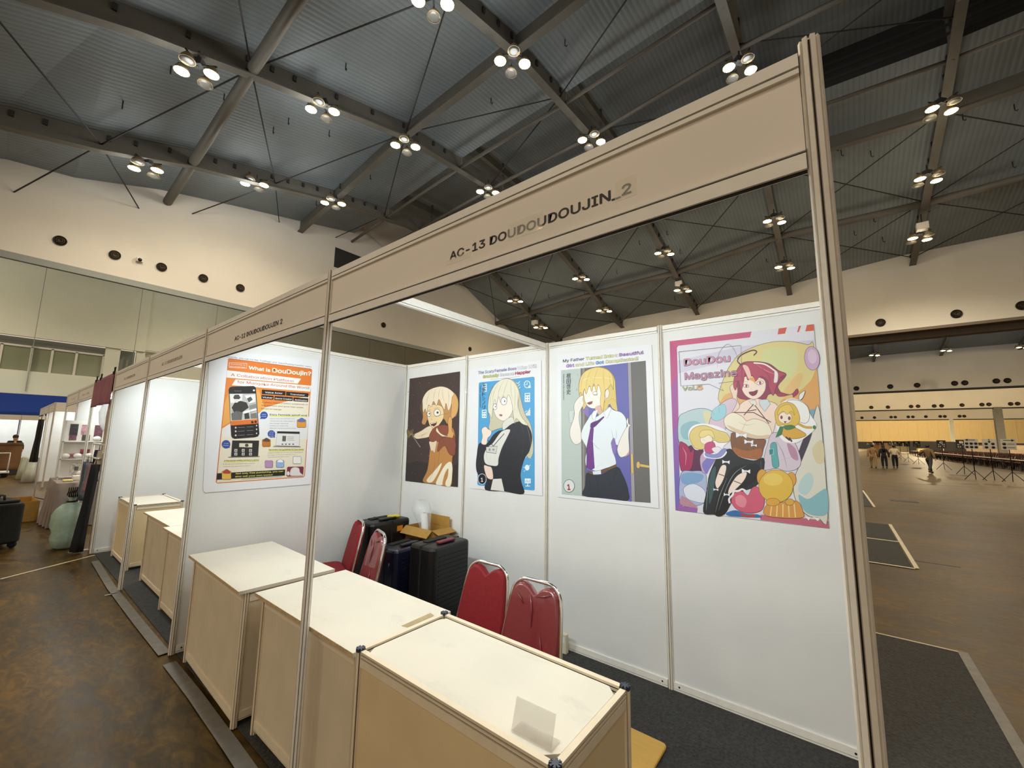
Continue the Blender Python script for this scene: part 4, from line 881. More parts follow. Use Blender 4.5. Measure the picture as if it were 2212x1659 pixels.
for x, y, r in ((492, 1054, 15), (636, 1120, 17), (602, 862, 22), (656, 910, 18), (692, 935, 12), (420, 1252, 10), (498, 1288, 12)):
    p.shape('#efedf2', '%f,%f %f,%f %f,%f' % (x-r*1.8, y-r, x, y, x-r*1.7, y+r*.9), '#8a8a98', 2, False); p.shape('#efedf2', '%f,%f %f,%f %f,%f' % (x+r*1.8, y-r*.7, x, y, x+r*1.7, y+r*1.1), '#8a8a98', 2, False); p.ell('#dddbe6', x, y, r*.4, r*.45)
p.shape('#3a6fae', '495,1420 560,1400 640,1425 720,1430 740,1452 600,1448 510,1440', None)
p.shape('#d2607a', '530,1330 560,1270 610,1265 650,1295 680,1240 720,1235 765,1300 755,1390 690,1420 620,1415 560,1385', '#7a2a3c', 3); p.shape('#e08c98', '560,1310 600,1290 640,1330 620,1380 570,1360', None); p.lines('#efe6ea', '520,1350 515,1320 540,1290 550,1265 580,1262 610,1250 640,1268', 14, True, False)
p.shape('#b84a4a', '590,1420 650,1435 700,1430 690,1450 620,1448', None)
p.shape('#d99a52', '785,1360 880,1345 1000,1335 1040,1400 1030,1455 780,1440', '#7a5428', 3); p.lines('#f0d08c', '820,1365 810,1440;860,1360 855,1445;900,1358 900,1448;940,1355 945,1450;980,1352 990,1452', 9, False, False)
p.ell('#d9a048', 752, 1165, 38, 58, '#8a6426', 3); p.ell('#d9a048', 960, 1180, 34, 52, '#8a6426', 3); p.ell('#e0b64c', 850, 1228, 124, 118, '#8a6426', 3); p.ell('#e8c868', 830, 1180, 70, 45)
p.ell('#dba64a', 828, 1342, 50, 28, '#8a6426', 3); p.ell('#dba64a', 948, 1342, 32, 24, '#8a6426', 3)
# two small paper-doll figures beside the main one
p.shape('#eeeaf0', '222,870 250,800 340,780 470,815 525,890 470,950 500,985 450,1030 340,1020 330,965 270,965', None)
p.shape('#dcc57c', '230,875 262,812 340,793 430,826 500,850 518,905 440,915 405,900 340,960 270,955', '#7a6232', 3); p.ell('#f4e2d2', 352, 893, 44, 36, '#7a5a48', 2, -.2); p.shape('#e4cf8a', '300,870 320,830 390,830 410,890 370,862 330,880', '#7a6232', 2); p.lines('#5a4030', '322,895 345,900;372,885 398,878', 4); p.lines('#b89a50', '430,840 500,880;420,870 490,900;255,850 250,920', 3)
p.shape('#c24f7c', '345,925 400,910 418,950 400,990 345,985', '#6a2a48', 2); p.shape('#e8e2ea', '390,960 440,945 462,975 430,1000', '#8a7a90', 2); p.shape('#8c92c8', '345,990 420,1000 470,960 496,968 450,1020 360,1018', '#4a5090', 2)
p.shape('#f0edf0', '840,700 880,640 960,600 1050,630 1100,720 1140,800 1060,880 975,920 880,880', None)
p.shape('#efece8', '930,618 1000,612 1070,650 1092,720 1070,775 1010,760 960,680', '#5a5450', 3); p.shape('#e8e4de', '1015,605 1020,570 1058,545 1045,590 1025,612', '#3a3634', 3)
p.shape('#ddb54e', '842,705 872,650 930,626 990,655 1022,740 1000,790 950,800 900,790 860,790', '#7a5a24', 3); p.ell('#f5e2d0', 916, 738, 48, 42, '#7a5a48', 2); p.shape('#e6c25c', '862,720 880,665 950,645 985,720 960,690 930,715 900,690', '#7a5a24', 2)
p.ell('#7a4a30', 890, 735, 9, 13); p.ell('#7a4a30', 946, 742, 10, 14); p.shape('#8a3a34', '905,762 930,764 915,778', None, 2, False)
p.shape('#d6a440', '890,830 950,800 1010,820 1068,862 1000,888 920,880', '#7a5a24', 3); p.shape('#417a4c', '848,880 880,800 905,800 890,860', '#234a2c', 3, False); p.shape('#417a4c', '905,800 960,790 990,808 930,825', '#234a2c', 2); p.lines('#d0a23c', '1010,780 1060,805 1110,808', 18, True, False); p.ell('#417a4c', 1125, 806, 12, 14); p.lines('#4a3424', '945,880 965,910;920,875 950,900', 12, False, False)
# lettering and balloon frame
p.lines('#6a6472', '155,266 600,220 606,470 440,490 476,546 372,497 168,510 155,266', 3, False, False); p.lines('#8a8a94', '430,380 440,280 505,210 560,270 590,380;430,350 600,330', 3)
for s_, a, b, cp, col in (('DouDou', (195, 366), (520, 334), 66, '#cf8aa0'), ('Magazine', (200, 465), (572, 438), 66, '#b57f98'), ('Vol.', (183, 545), (280, 538), 40, '#a8b07a'), ('5', (284, 540), (325, 537), 44, '#e0a860')): p.text(s_, a, b, cp, col, .03, '#4a4450', .05)
p.done()

# -- orange information poster on the side wall
c2 = (420, 720, 4.609)
p = Poster('poster', 'white poster with orange banners and a black phone picture on the side wall', c2, dict(X=-4.027), (1, 0, 0), pp('150,160 1245,265 1158,1502 105,1587 86,1552'))
p.text("Currently, you can try the 'TopPage' and 'Voice Posting Function' menu.", (300, 236), (1166, 341), 22, '#3a3a40', .008)
p.shape('#cf7038', '335,253 350,248 1160,352 1172,364 1100,1420 1085,1434 228,1496 212,1484', smooth=False)
p.shape('#e4d9c4', '340,262 1164,368 1092,1424 222,1488', smooth=False)
p.shape('#dedcdc', '300,930 560,760 800,790 1140,830 1120,1060 270,1030', smooth=False)
p.shape('#dc8038', '340,262 1164,368 1150,620 1050,640 700,740 640,800 560,770 272,950', smooth=False); p.shape('#e0a050', '300,700 350,560 640,560 700,740 640,800 560,770 278,930', smooth=False)
p.shape('#dc7a30', '338,258 1168,362 1160,528 325,400', smooth=False)
p.shape('#eae4e0', '325,368 1062,452 1028,502 318,440', smooth=False); p.shape('#eae4e0', '410,458 1162,522 1152,582 374,516', smooth=False)
p.shape('#f0dccb', '345,290 524,298 520,352 343,340', smooth=False); p.shape('#dc7a30', '349,294 520,302 516,348 347,336', smooth=False)
p.text('Currently in', (360, 311), (505, 322), 14, '#f4e8dc', .02); p.text('Development', (357, 334), (508, 343), 14, '#f4e8dc', .02)
p.text('What is', (540, 357), (752, 384), 46, '#fbf2ea', .04); p.text('DouDoujin?', (778, 388), (1158, 422), 58, '#fbf2ea', .04)
p.text('A Collaboration Platform', (362, 424), (985, 489), 38, '#b8562c', .012); p.text('for Mangaka Around the World', (426, 496), (1140, 556), 38, '#b8562c', .012)
for s_, d, a, b, cp in (('Voice Actor', '672,560 908,577 905,620 670,604', (703, 595), (876, 605), 22), ('Translator', '915,580 1136,597 1133,636 912,620', (953, 613), (1098, 622), 20), ('Vtuber', '668,613 789,622 786,661 666,653', (677, 644), (777, 650), 20), ('Game Creator', '797,624 979,637 976,675 795,664', (805, 655), (970, 664), 20), ('Animator', '986,638 1134,648 1131,684 984,676', (998, 669), (1124, 677), 20)):
    p.shape('#1f1c1c', d, smooth=False); p.text(s_, a, b, cp, '#f0ece8', .02)
for s_, a, b in (('A place where creators collaborate on', (672, 692), (1130, 716)), ('the platform and grow their works,', (668, 722), (1088, 745)), ('based on manga.', (665, 754), (870, 766))): p.text(s_, a, b, 17, '#4a3c34', .008)
p.shape('#e8e45a', '750,818 1122,826 1122,834 750,828', smooth=False); p.text('Enjoy Fanmade spinoff work', (750, 817), (1122, 826), 24, '#2c3a22', .02)
for s_, y, x1 in (('Users can upload their own', 852, 1000), ('voiceovers for each page of', 877, 1000), ('the manga, allowing', 900, 932), ('readers to enjoy the', 924, 932), ('different styles of voice acting', 948, 1010)): p.text(s_, (748, y), (x1, y+2), 11, '#77726c', .0)
for x, y, r, t_ in ((692, 816, 38, ('VIEW', 'PAGE')), (766, 1002, 38, ('TITLE', 'DETAIL', 'PAGE')), (314, 1105, 43, ('TOP', 'PAGE'))):
    p.shape('#2c4a94', '%d,%d %d,%d %d,%d' % ((x-30, y+15, x-40, y+38, x-12, y+35) if r < 40 and y < 900 else (x+10, y+35, x+38, y+36, x+30, y+12)), smooth=False); p.ell('#2c4a94', x, y, r, r*.98)
    for i, w_ in enumerate(t_): yy = y+(i-(len(t_)-1)/2)*20+6; p.text(w_, (x-r*.6, yy), (x+r*.6, yy), 12, '#c9d2ea', .02)
p.shape('#23201f', '340,560 352,538 380,530 590,526 610,540 645,1000 632,1026 600,1035 400,1050 376,1040 366,1020', '#555050', 3, False)
p.shape('#bdbbb8', '348,602 608,600 628,852 360,872', smooth=False)
for col, d in (('#e4e2de', '352,606 480,604 470,700 360,690'), ('#4a4644', '385,640 400,612 440,610 460,640 440,660 400,662'), ('#383432', '370,740 400,690 460,672 520,690 540,740 470,790 400,800'), ('#d9d7d3', '395,655 440,655 430,690 400,690'), ('#6a6664', '365,800 420,770 480,790 470,862 372,868'), ('#e8e6e2', '500,620 600,612 604,680 540,700'), ('#55514f', '520,650 560,630 580,660 540,690'), ('#8a8684', '540,720 612,700 620,770 560,790'), ('#f0eeea', '485,780 615,745 618,765 490,800'), ('#3f3b39', '495,800 540,790 550,850 500,855'), ('#77736f', '560,800 620,790 626,848 560,850')): p.shape(col, d, smooth=False)
p.lines('#2a2625', '352,625 400,612;470,610 500,690;500,620 540,700 612,690;360,780 420,770 470,862;400,690 380,780 372,830;540,740 560,790 556,850;430,700 470,740', 3)
p.shape('#d4702c', '359,872 628,853 633,898 362,918', smooth=False); p.lines('#f0b080', '362,872 628,853', 4, False, False)
for x, y in ((576, 885), (608, 881)): p.ell('#2a2625', x, y, 13, 12)
for y in (935, 972, 1012): p.ell('#cfcac6', 410, y+4, 9, 9); p.lines('#8a8582', '430,%d 500,%d;520,%d 585,%d' % (y+4, y, y-2, y-6), 4, False, False); p.ell('#cfcac6', 618, y-16, 7, 8)
p.text('DouDoujin', (400, 578), (466, 578), 10, '#a8a4a0', .0); p.ell('#cfcac6', 592, 568, 11, 10)
p.shape('#2a2726', '376,1067 643,1068 633,1226 363,1230', '#8a8580', 3, False); p.lines('#6a6560', '336,1234 650,1226', 7, False, False); p.shape('#d8cfb8', '446,1094 576,1096 574,1136 444,1132', smooth=False); p.ell('#4a4644', 520, 1115, 18, 16)
for i in range(3):
    for j in range(2): x, y = 398+i*73, 1152+j*36; p.shape('#c9c6c2', '%d,%d %d,%d %d,%d %d,%d' % (x, y, x+28, y, x+27, y+28, x-1, y+28), smooth=False); p.ell('#6a6664', x+14, y+15, 7, 9)
p.shape('#dcd8d4', '824,976 1047,981 1040,1124 808,1118', '#4a4644', 3, False); p.shape('#23201f', '824,976 1047,981 1046,1002 822,996', smooth=False); p.lines('#6a6560', '785,1126 1056,1130', 7, False, False); p.shape('#5a5654', '876,1020 912,1022 908,1076 872,1074', smooth=False); p.lines('#8a8580', '925,1030 990,1033;925,1045 985,1048;925,1062 995,1065', 4, False, False)
for x in (875, 910, 945, 982): p.ell('#3a3634', x, 1104, 9, 6)
p.shape('#e4e050', '738,1166 1086,1158 1086,1166 738,1175', smooth=False); p.text('Secondary use guidelines for Each Series', (738, 1166), (1086, 1163), 20, '#33402a', .015)
for s_, y, x1 in (('Original creators can set secondary use guidelines', 1194, 1080), ('through a contract and approve', 1216, 1002), ('their works for each sales', 1237, 940)): p.text(s_, (730, y), (x1, y-8), 10, '#8a8274', .0)
p.shape('#e4e050', '292,1272 640,1262 640,1270 292,1282', smooth=False); p.text('A free manga reading service at a glance', (292, 1276), (640, 1266), 20, '#33402a', .015)
for s_, y, x1 in (('A design that highlights both original', 1306, 598), ('creators and derivative creators', 1330, 556)): p.text(s_, (282, y), (x1, y-10), 11, '#8a8274', .0)
def bun(x, y, r, col, hat=None):
    d = ' '.join('%f,%f' % (x+math.cos(i*math.pi/4)*r*(1.25 if i % 2 else .95), y+math.sin(i*math.pi/4)*r*(1.15 if i % 2 else .85)) for i in range(8)); p.shape(col, d, '#5a4636', 3)
    if hat: p.shape(hat, '%f,%f %f,%f %f,%f %f,%f' % (x-r*.8, y-r*.45, x-r*.1, y-r*1.2, x+r*.6, y-r*.9, x+r*.7, y-r*.35), '#4a3a34', 2)
for a in ((1065, 898, 46, '#d8923c', '#5a6fb0'), (715, 1092, 42, '#b8702c', '#5a4636'), (740, 1302, 40, '#b28ab8'), (852, 1300, 40, '#8fb0d8', '#e4e6ee'), (1020, 1262, 42, '#e6e2dc')): bun(*a)
p.shape('#1f1c18', '224,1394 902,1356 898,1414 220,1456', smooth=False); p.text('Not only free publishing, you can', (410, 1404), (882, 1379), 20, '#e4e06a', .025); p.text('also sell your own works!', (405, 1433), (775, 1414), 20, '#e4e06a', .025); p.lines('#8a8274', '470,1452 870,1426', 3, False, False)
bun(318, 1412, 48, '#e0b050', '#b04434')
p.shape('#7c2c44', '922,1334 935,1328 1080,1326 1087,1334 1080,1412 1070,1420 925,1426 915,1416', smooth=False); p.shape('#ddd6d6', '960,1350 1000,1332 1040,1345 1050,1385 1080,1415 990,1420 950,1410', '#8a7a7a', 3); p.ell('#ddd6d6', 932, 1395, 14, 22)
p.done()

# ================================================================ chairs and luggage inside the booth
M_RED = mat('red chair fabric', '#7c0511', .75, 0, 60, .12, .1); M_REDV = mat('red fabric under clear wrap', '#74101b', .5, 0, 60, .1, coat=1, spec=.8)
M_CHR = M_CHROME
def banquet_chair(x, y, rz, label, wrapped):
    """back towards the aisle; local -Y is the side seen from the counter"""
    t = thing('banquet_chair', label, 'chair', (x, y, .0085), rz, 'red banquet chairs behind the counters'); fm = M_REDV if wrapped else M_RED
    L_, T_ = .40, .86                      # lower edge and top of the back
    def bk(u, v, w): return (u, w+(.02+.10*(v-L_)/(T_-L_)), v)
    def half(v): f = (v-L_)/(T_-L_); return .205-.045*f
    # chrome hoop round the back
    hoop = [bk(-half(.02)*1.0, .02, -.03)]+[bk(-half(v), v, 0) for v in (.3, .45, .6, .74)]
    for k in range(7):
        a = math.pi-k*math.pi/12; hoop.append(bk(-.065+math.cos(a)*.10*1.0 if 0 else -.068+.098*math.cos(a), .765+.095*math.sin(a), 0))
    hoop += [(-q[0], q[1], q[2]) for q in reversed(hoop)]
    fr = MB().tube(hoop, .0115, 10)
    fr.tube([bk(-.19, .41, 0), bk(.19, .41, 0)], .009, 8); fr.build('back_frame', M_CHR, t)
    # padded back with the notch under the top rail
    out = [(-.188, .42), (-.186, .55), (-.172, .68), (-.158, .76), (-.145, .81), (-.115, .838), (-.085, .842), (-.05, .83), (0, .79), (.05, .83), (.085, .842), (.115, .838), (.145, .81), (.158, .76), (.172, .68), (.186, .55), (.188, .42)]
    rings = []
    for w, q in ((-.028, .93), (-.034, .86) if 0 else (-.022, .985), (0, 1.0), (.02, .985), (.027, .93)):
        rings.append([bk(u*q, .63+(v-.63)*q, w) for u, v in out])
    mb = MB(); mb.sm = True; n = len(out)
    mb.loft(rings, caps=False)
    for r_, s in ((rings[0], -1), (rings[-1], 1)):
        tri = geometry.tessellate_polygon([[Vector((p[0], p[2], 0)) for p in r_]]); mb.sm = False; mb.add(r_, [tuple(f) for f in tri]); mb.sm = True
    mb.build('backrest', fm, t)
    if wrapped:
        w = MB(); w.sm = True
        for a, b in (((-.02, .80), (.01, .62)), ((.07, .60), (.10, .45)), ((-.12, .79), (-.06, .73)), ((.02, .785), (.12, .815))):
            w.tube([bk(a[0], a[1], -.031), bk((a[0]+b[0])/2+.008, (a[1]+b[1])/2, -.034), bk(b[0], b[1], -.031)], [.001, .005, .001], 6)
        w.build('wrap_crease', fm, t)
    s = MB().rbox((-.2, -.40, .42), (.2, .0, .475), .07); s.build('seat', fm, t)
    MB().tube([(-.2, -.38, .415), (.2, -.38, .415), (.2, .0, .415), (-.2, .0, .415)], .011, 8, closed=True).build('seat_frame', M_CHR, t)
    for u in (-1, 1):
        MB().tube([(u*.2, -.36, .41), (u*.205, -.40, .012), (u*.205, -.402, .0)], .0115, 8).build('leg', M_CHR, t)
        MB().tube([(u*.2, .0, .41), (u*.205, .06, .012), (u*.205, .062, .0)], .0115, 8).build('leg', M_CHR, t)
        MB().tube([(u*.205, -.38, .15), (u*.205, .03, .15)], .008, 6).build('stretcher', M_CHR, t)
    return t
banquet_chair(-3.60, 1.10, math.radians(-20), 'red banquet chair farthest left, half turned, before the luggage', False)
banquet_chair(-3.13, 1.0, math.radians(-18), 'red banquet chair in shiny wrap, second from the left, before the navy suitcase', True)
banquet_chair(-1.87, 1.0, math.radians(2), 'plain matt red banquet chair right of the ridged black suitcase', False)
banquet_chair(-1.445, .945, math.radians(2), 'red banquet chair in glossy clear wrap, rightmost of the four', True)
for o, z in ((bpy.data.objects['banquet_chair.001'], .98), (bpy.data.objects['banquet_chair.002'], .955), (bpy.data.objects['banquet_chair.003'], .95)): o.scale.z = z
M_CASE = mat('black suitcase shell', '#0b0b0d', .42, 0, 50, .2); M_NAVY = mat('navy suitcase shell', '#171a30', .3, 0, 40, .2, coat=.3); M_RUB = mat('black rubber', '#0c0c0c', .7)
def suitcase(name_label, x, y, w, d, h, m, rz=0, ribs='X', handle=None, hcol='#17171a', z0=.007, wheels=True):
    """w along local x, d along local y"""
    t = thing('suitcase', name_label, 'suitcase', (x, y, z0), rz, 'suitcases piled in the booth corner'); b = .05 if wheels else 0
    MB().rbox((-w/2, -d/2, b), (w/2, d/2, h), .05, n=4).build('shell', m, t)
    rb = MB()
    k = 16
    for i in range(k):
        z = b+.07+(h-b-.16)*i/(k-1)
        if ribs == 'X': rb.box((w/2-.001, -d/2+.07, z), (w/2+.004, d/2-.04, z+.012))
        elif ribs == 'Y': rb.box((-w/2+.06, -d/2-.004, z), (w/2-.06, -d/2+.001, z+.012))
    if ribs: rb.build('shell_rib', m, t)
    sm = MB()
    if ribs == 'X': sm.rbox((-.012, -d/2-.003, b-.003), (.012, d/2+.003, h+.003), .011)
    else: sm.rbox((-w/2-.003, -.012, b-.003), (w/2+.003, .012, h+.003), .011)
    sm.build('zip_seam', M_RUB, t)
    hm = mat('handle '+hcol, hcol, .4, .1)
    hd = MB(); hy = .1
    if handle == 'X': hd.rbox((w*.12, -hy, h+.004), (w*.32, hy, h+.022), .02)
    else: hd.rbox((-hy, -.025, h+.004), (hy, .025, h+.022), .02)
    hd.build('carry_handle', hm, t)
    tr = MB().rbox((-w*.34 if handle == 'X' else -.13, -.12 if handle == 'X' else d*.2, h-.002), (-w*.1 if handle == 'X' else .13, .12 if handle == 'X' else d*.42, h+.01), .02); tr.build('trolley_grip', M_RUB, t)
    if m is not M_CASE: MB().box((w/2-.002, -d*.25, h*.72), (w/2+.012, -d*.25+.02, h*.76)).build('latch', mat('steel latch', '#b9bcc4', .25, 1), t)
    if wheels:
        for u in (-1, 1):
            for v in (-1, 1): MB().lathe([(.008, -.012), (.025, -.01), (.025, .01), (.008, .012)], (u*(w/2-.05), v*(d/2-.05), .026), 12, ax='X').build('wheel', M_RUB, t)
    return t
suitcase('big black suitcase with ridged shell and dark red handle, nearest of the luggage', -2.80, 1.52, .30, .46, .745, M_CASE, math.radians(3), 'X', 'X', '#6d1b26')
suitcase('navy suitcase with a small steel latch behind the second chair', -3.25, 1.48, .28, .44, .655, M_NAVY, math.radians(6), 'X', 'X')
k = suitcase('tall black suitcase with a yellow tag by the side wall, behind the first chair', -3.70, 1.55, .30, .48, .81, M_CASE, math.radians(3), None, 'X')
MB().rbox((-.02, .06, .815), (.07, .16, .835), .01).build('yellow_tag', mat('yellow tag', '#e8d21c', .5), k); MB().box((.149, .06, .70), (.152, .13, .75)).build('sticker', mat('orange sticker', '#d8862a', .5), k)
M_CB = mat('cardboard', '#b3873f', .8, 0, 20, .08); M_CBD = mat('cardboard inside', '#96702f', .8, 0, 20, .08)
def carton(label, x, y, w, d, h, z0, rz=0, flaps=True, cat='box', nm='cardboard_box'):
    t = thing(nm, label, cat, (x, y, z0), rz); s = .005; mb = MB()
    mb.box((-w/2, -d/2, 0), (w/2, d/2, s))
    for a, b in (((-w/2, -d/2, 0), (w/2, -d/2+s, h)), ((-w/2, d/2-s, 0), (w/2, d/2, h)), ((-w/2, -d/2, 0), (-w/2+s, d/2, h)), ((w/2-s, -d/2, 0), (w/2, d/2, h))): mb.box(a, b)
    mb.build('carton_body', M_CB, t)
    if flaps:
        MB().prism([(0, 0), (.004, 0), (.01, .10), (.006, .10)], (-w/2, d/2-.005, h), (w/2, d/2-.005, h)).build('flap', M_CB, t)
        MB().add([(w/2, -d/2, h), (w/2, d/2, h), (w/2+.09, d/2, h-.03), (w/2+.09, -d/2, h-.03), (w/2, -d/2, h-.004), (w/2, d/2, h-.004), (w/2+.09, d/2, h-.034), (w/2+.09, -d/2, h-.034)], [(0, 1, 2, 3), (4, 5, 6, 7), (0, 3, 7, 4), (1, 2, 6, 5), (2, 3, 7, 6), (0, 1, 5, 4)]).build('flap', M_CB, t)
        MB().add([(-w/2, -d/2, h), (w/2, -d/2, h), (w/2, -d/2-.07, h-.06), (-w/2, -d/2-.07, h-.06), (-w/2, -d/2, h-.004), (w/2, -d/2, h-.004), (w/2, -d/2-.07, h-.064), (-w/2, -d/2-.07, h-.064)], [(0, 1, 2, 3), (4, 5, 6, 7), (0, 3, 7, 4), (1, 2, 6, 5), (2, 3, 7, 6), (0, 1, 5, 4)]).build('flap', M_CB, t)
    return t
carton('open cardboard box behind the ridged suitcase', -3.36, 1.85, .40, .24, .34, .41, math.radians(1))
carton('closed lower cardboard box hidden under the open one', -3.36, 1.85, .40, .26, .402, .0075, math.radians(2), False)
t = thing('bagged_paper_roll', 'white paper roll in a clear plastic bag sticking up from the cardboard box', 'paper roll', (-3.28, 1.80, .42), 0)
MB().tube([(0, 0, .0), (-.09, .0, .46)], .034, 16).build('paper_roll', mat('white paper', '#ece9e4', .7), t)
M_BAG = mat('clear plastic film', '#f4f4f6', .12, 0, 25, .03, .6, alpha=.26, coat=1)
bg_ = MB(); bg_.sm = True; rg = []
for z, cx, r in ((.28, -.055, .045), (.36, -.075, .065), (.44, -.10, .095), (.50, -.12, .105), (.56, -.13, .08), (.59, -.14, .03)):
    rg.append([(cx+r*(1+.18*math.sin(3*a+z*20))*math.cos(a), r*.8*(1+.15*math.cos(4*a+z*9))*math.sin(a), z) for a in [i*math.pi/10 for i in range(20)]])
bg_.loft(rg).build('plastic_bag', M_BAG, t)
o = MB().rbox((-.03, -.02, 0), (.03, .02, .14), .006).build('socket_box', mat('cream socket plastic', '#d8ceb4', .5)); o.location = (-1.80, 1.935, .0075)
MB().box((-.018, -.0215, .08), (.018, -.0195, .12)).build('socket_plate', M_PANEL, o); tag(o, 'small cream socket box on the carpet behind the rightmost chair', 'socket box')
o = MB().rbox((-.34, -.24, 0), (.34, .24, .02), .025).build('wooden_board', mat('yellow plywood', '#d9ac55', .6, 0, 8, .06, stretch=(1, 8, 1))); o.location = (-1.19, 1.20, .0078)
tag(o, 'yellow board lying on the carpet behind the nearest counter', 'board')

# ================================================================ far left: stalls, clothes rack, luggage
M_WHITEP = mat('white powder coated wire', '#dedad4', .4, .1)
r = thing('clothes_rack', 'white two bar clothes rack hung with garments beside the white divider', 'clothes rack', (-8.75, .0, 0))
for n_, a, b in (('upright', (-.52, 0, 0), (-.52, 0, 1.46)), ('upright', (.5, 0, 0), (.5, 0, 1.46)), ('top_bar', (-.55, 0, 1.46), (.56, 0, 1.46)), ('lower_bar', (-.55, -.06, 1.27), (.56, -.06, 1.27)), ('foot_bar', (-.52, -.2, .03), (-.52, .02, .03)), ('foot_bar', (.5, -.2, .03), (.5, .02, .03)), ('bar_arm', (-.52, -.06, 1.27), (-.52, 0, 1.27)), ('bar_arm', (.5, -.06, 1.27), (.5, 0, 1.27))):
    MB().tube([a, b], .014, 8).build(n_, M_WHITEP, r)
def garment(label, x, y, zt, w, l, col, flare=1.0, nm='hanging_garment', hang=True, cat='garment', sleeve=False, sway=0.):
    t = thing(nm, label, cat, (x, y, zt)); m = mat('cloth '+col, col, .9, 0, 18, .15, .2)
    mb = MB(); mb.sm = True; rg = []
    for i in range(9):
        f = i/8; ww = w*(.55+.45*min(1, f*4))*(1+(flare-1)*f); dd = .03+.02*f
        if not hang: ww = w*(1+(flare-1)*f)
        rg.append([(ww/2*math.cos(a)+sway*f, dd*math.sin(a)*(1+.25*math.sin(5*a+3*f))+.012*math.sin(9*a), -.06-l*f) for a in [k*math.pi/10 for k in range(20)]])
    mb.loft(rg).build('cloth_body', m, t)
    if sleeve:
        for s in (-1, 1): MB().tube([(s*w*.3, 0, -.08), (s*w*.52, 0, -.3), (s*w*.5, 0, -.55)], [.05, .05, .04], 10).build('sleeve', m, t)
    MB().tube([(0, 0, .02), (.012, 0, .035), (.02, 0, .02), (0, 0, -.01), (0, 0, -.03)], .004, 6).tube([(0, 0, -.03), (-w*.27, 0, -.09), (w*.27, 0, -.09), (0, 0, -.03)], .006, 6).build('hanger', M_DARKMETAL, t)
    return t
garment('navy top on a black hanger on the upper rack bar', -8.66, .0, 1.435, .36, .30, '#141a30')
garment('pale beige top hanging at the right of the upper rack bar', -8.36, .0, 1.435, .30, .20, '#b8ad9c')
garment('grey blue jeans hanging from the left of the lower rack bar', -8.97, -.07, 1.25, .26, .56, '#4c5664', hang=False)
garment('pale denim skirt with a pink print hanging mid rack', -8.66, -.07, 1.25, .24, .50, '#6b7684', 1.15, hang=False)
garment('pink and white small garment beside the black trousers', -8.44, -.07, 1.25, .12, .40, '#a07a82', hang=False)
garment('long black trousers hanging at the right end of the rack down to the floor', -8.21, -.065, 1.25, .14, 1.16, '#0f0f11', 1.0, 'hanging_trousers', False, 'trousers').rotation_euler.x = math.radians(-3)
# tied sack
sk = thing('plastic_sack', 'bulging pale green plastic sack tied at the neck on the floor before the rack', 'sack', (-8.76, -.19, .0))
M_SACK = mat('pale green woven plastic', '#9db3a2', .5, 0, 14, .12, .35)
mb = MB(); mb.sm = True; rg = []
for z, q in ((.002, .13), (.03, .19), (.14, .235), (.24, .225), (.34, .25), (.46, .245), (.54, .215), (.60, .15), (.635, .05), (.67, .045), (.71, .075)):
    rg.append([(q*.86*(1+.05*math.sin(5*a+z*13))*math.cos(a), q*.74*(1+.06*math.cos(4*a+z*17))*math.sin(a), z) for a in [i*math.pi/12 for i in range(24)]])
mb.loft(rg).build('sack_body', M_SACK, sk); MB().tube([(.05*math.cos(a), .05*math.sin(a), .645) for a in [i*math.pi/6 for i in range(12)]], .012, 6, closed=True).build('tie_cord', M_DARKMETAL, sk)
MB().tube([(-.02, -.145, .05), (.0, -.165, .3), (.01, -.14, .52), (0, -.05, .64)], .007, 6).build('seam', mat('sack seam', '#5d7266', .7), sk)
h = thing('wire_hanger_bundle', 'dark bundle of hangers lying on top of the green sack', 'hangers', (-8.74, -.20, .725))
for k_ in range(5): MB().tube([(-.13, .02*k_-.04, .0), (0, .02*k_-.04, .07+.008*k_), (.13, .02*k_-.04, .0), (-.13, .02*k_-.04, .0)], .007, 6).tube([(0, .02*k_-.04, .07+.008*k_), (.01, .02*k_-.04, .12), (.04, .02*k_-.04, .11)], .006, 6).build('hanger', M_DARKMETAL, h)
# table with a draped cloth
M_TC = mat('taupe table cloth', '#8b7d74', .9, 0, 6, .08, .2)
t = thing('draped_table', 'table under a taupe floor length cloth behind the green sack', 'table', (-11.3, .08, 0))
MB().box((-.68, -.3, .72), (.68, .3, .745)).build('tabletop', M_WHITEP, t)
for u in (-1, 1):
    for v in (-1, 1): MB().tube([(u*.62, v*.24, .005), (u*.62, v*.24, .72)], .015, 6).build('leg', M_DARKMETAL, t)
cl = MB(); cl.sm = True; ang = []
def rectp(s, w, d, r=0):
    P_ = 2*(w+d); q = s*P_
    if q < w: return (-w/2+q, -d/2)
    q -= w
    if q < d: return (w/2, -d/2+q)
    q -= d
    if q < w: return (w/2-q, d/2)
    return (-w/2, d/2-(q-w))
rg = []
for z, e in ((.752, 0), (.735, .012), (.6, .03), (.3, .05), (.012, .075)):
    ring = []
    for i in range(96):
        x, y = rectp(i/96, 1.40, .62); l = math.hypot(x, y); wv = e*(1+.7*math.sin(i*1.31)); ring.append((x+x/l*wv, y+y/l*wv, z))
    rg.append(ring)
cl.loft(rg, caps=False); cl.add(rg[0], [tuple(range(96))])
o = cl.build('tablecloth', M_TC); o.location = (-11.3, .08, 0); tag(o, 'taupe cloth draped to the floor over the stall table behind the sack', 'tablecloth')
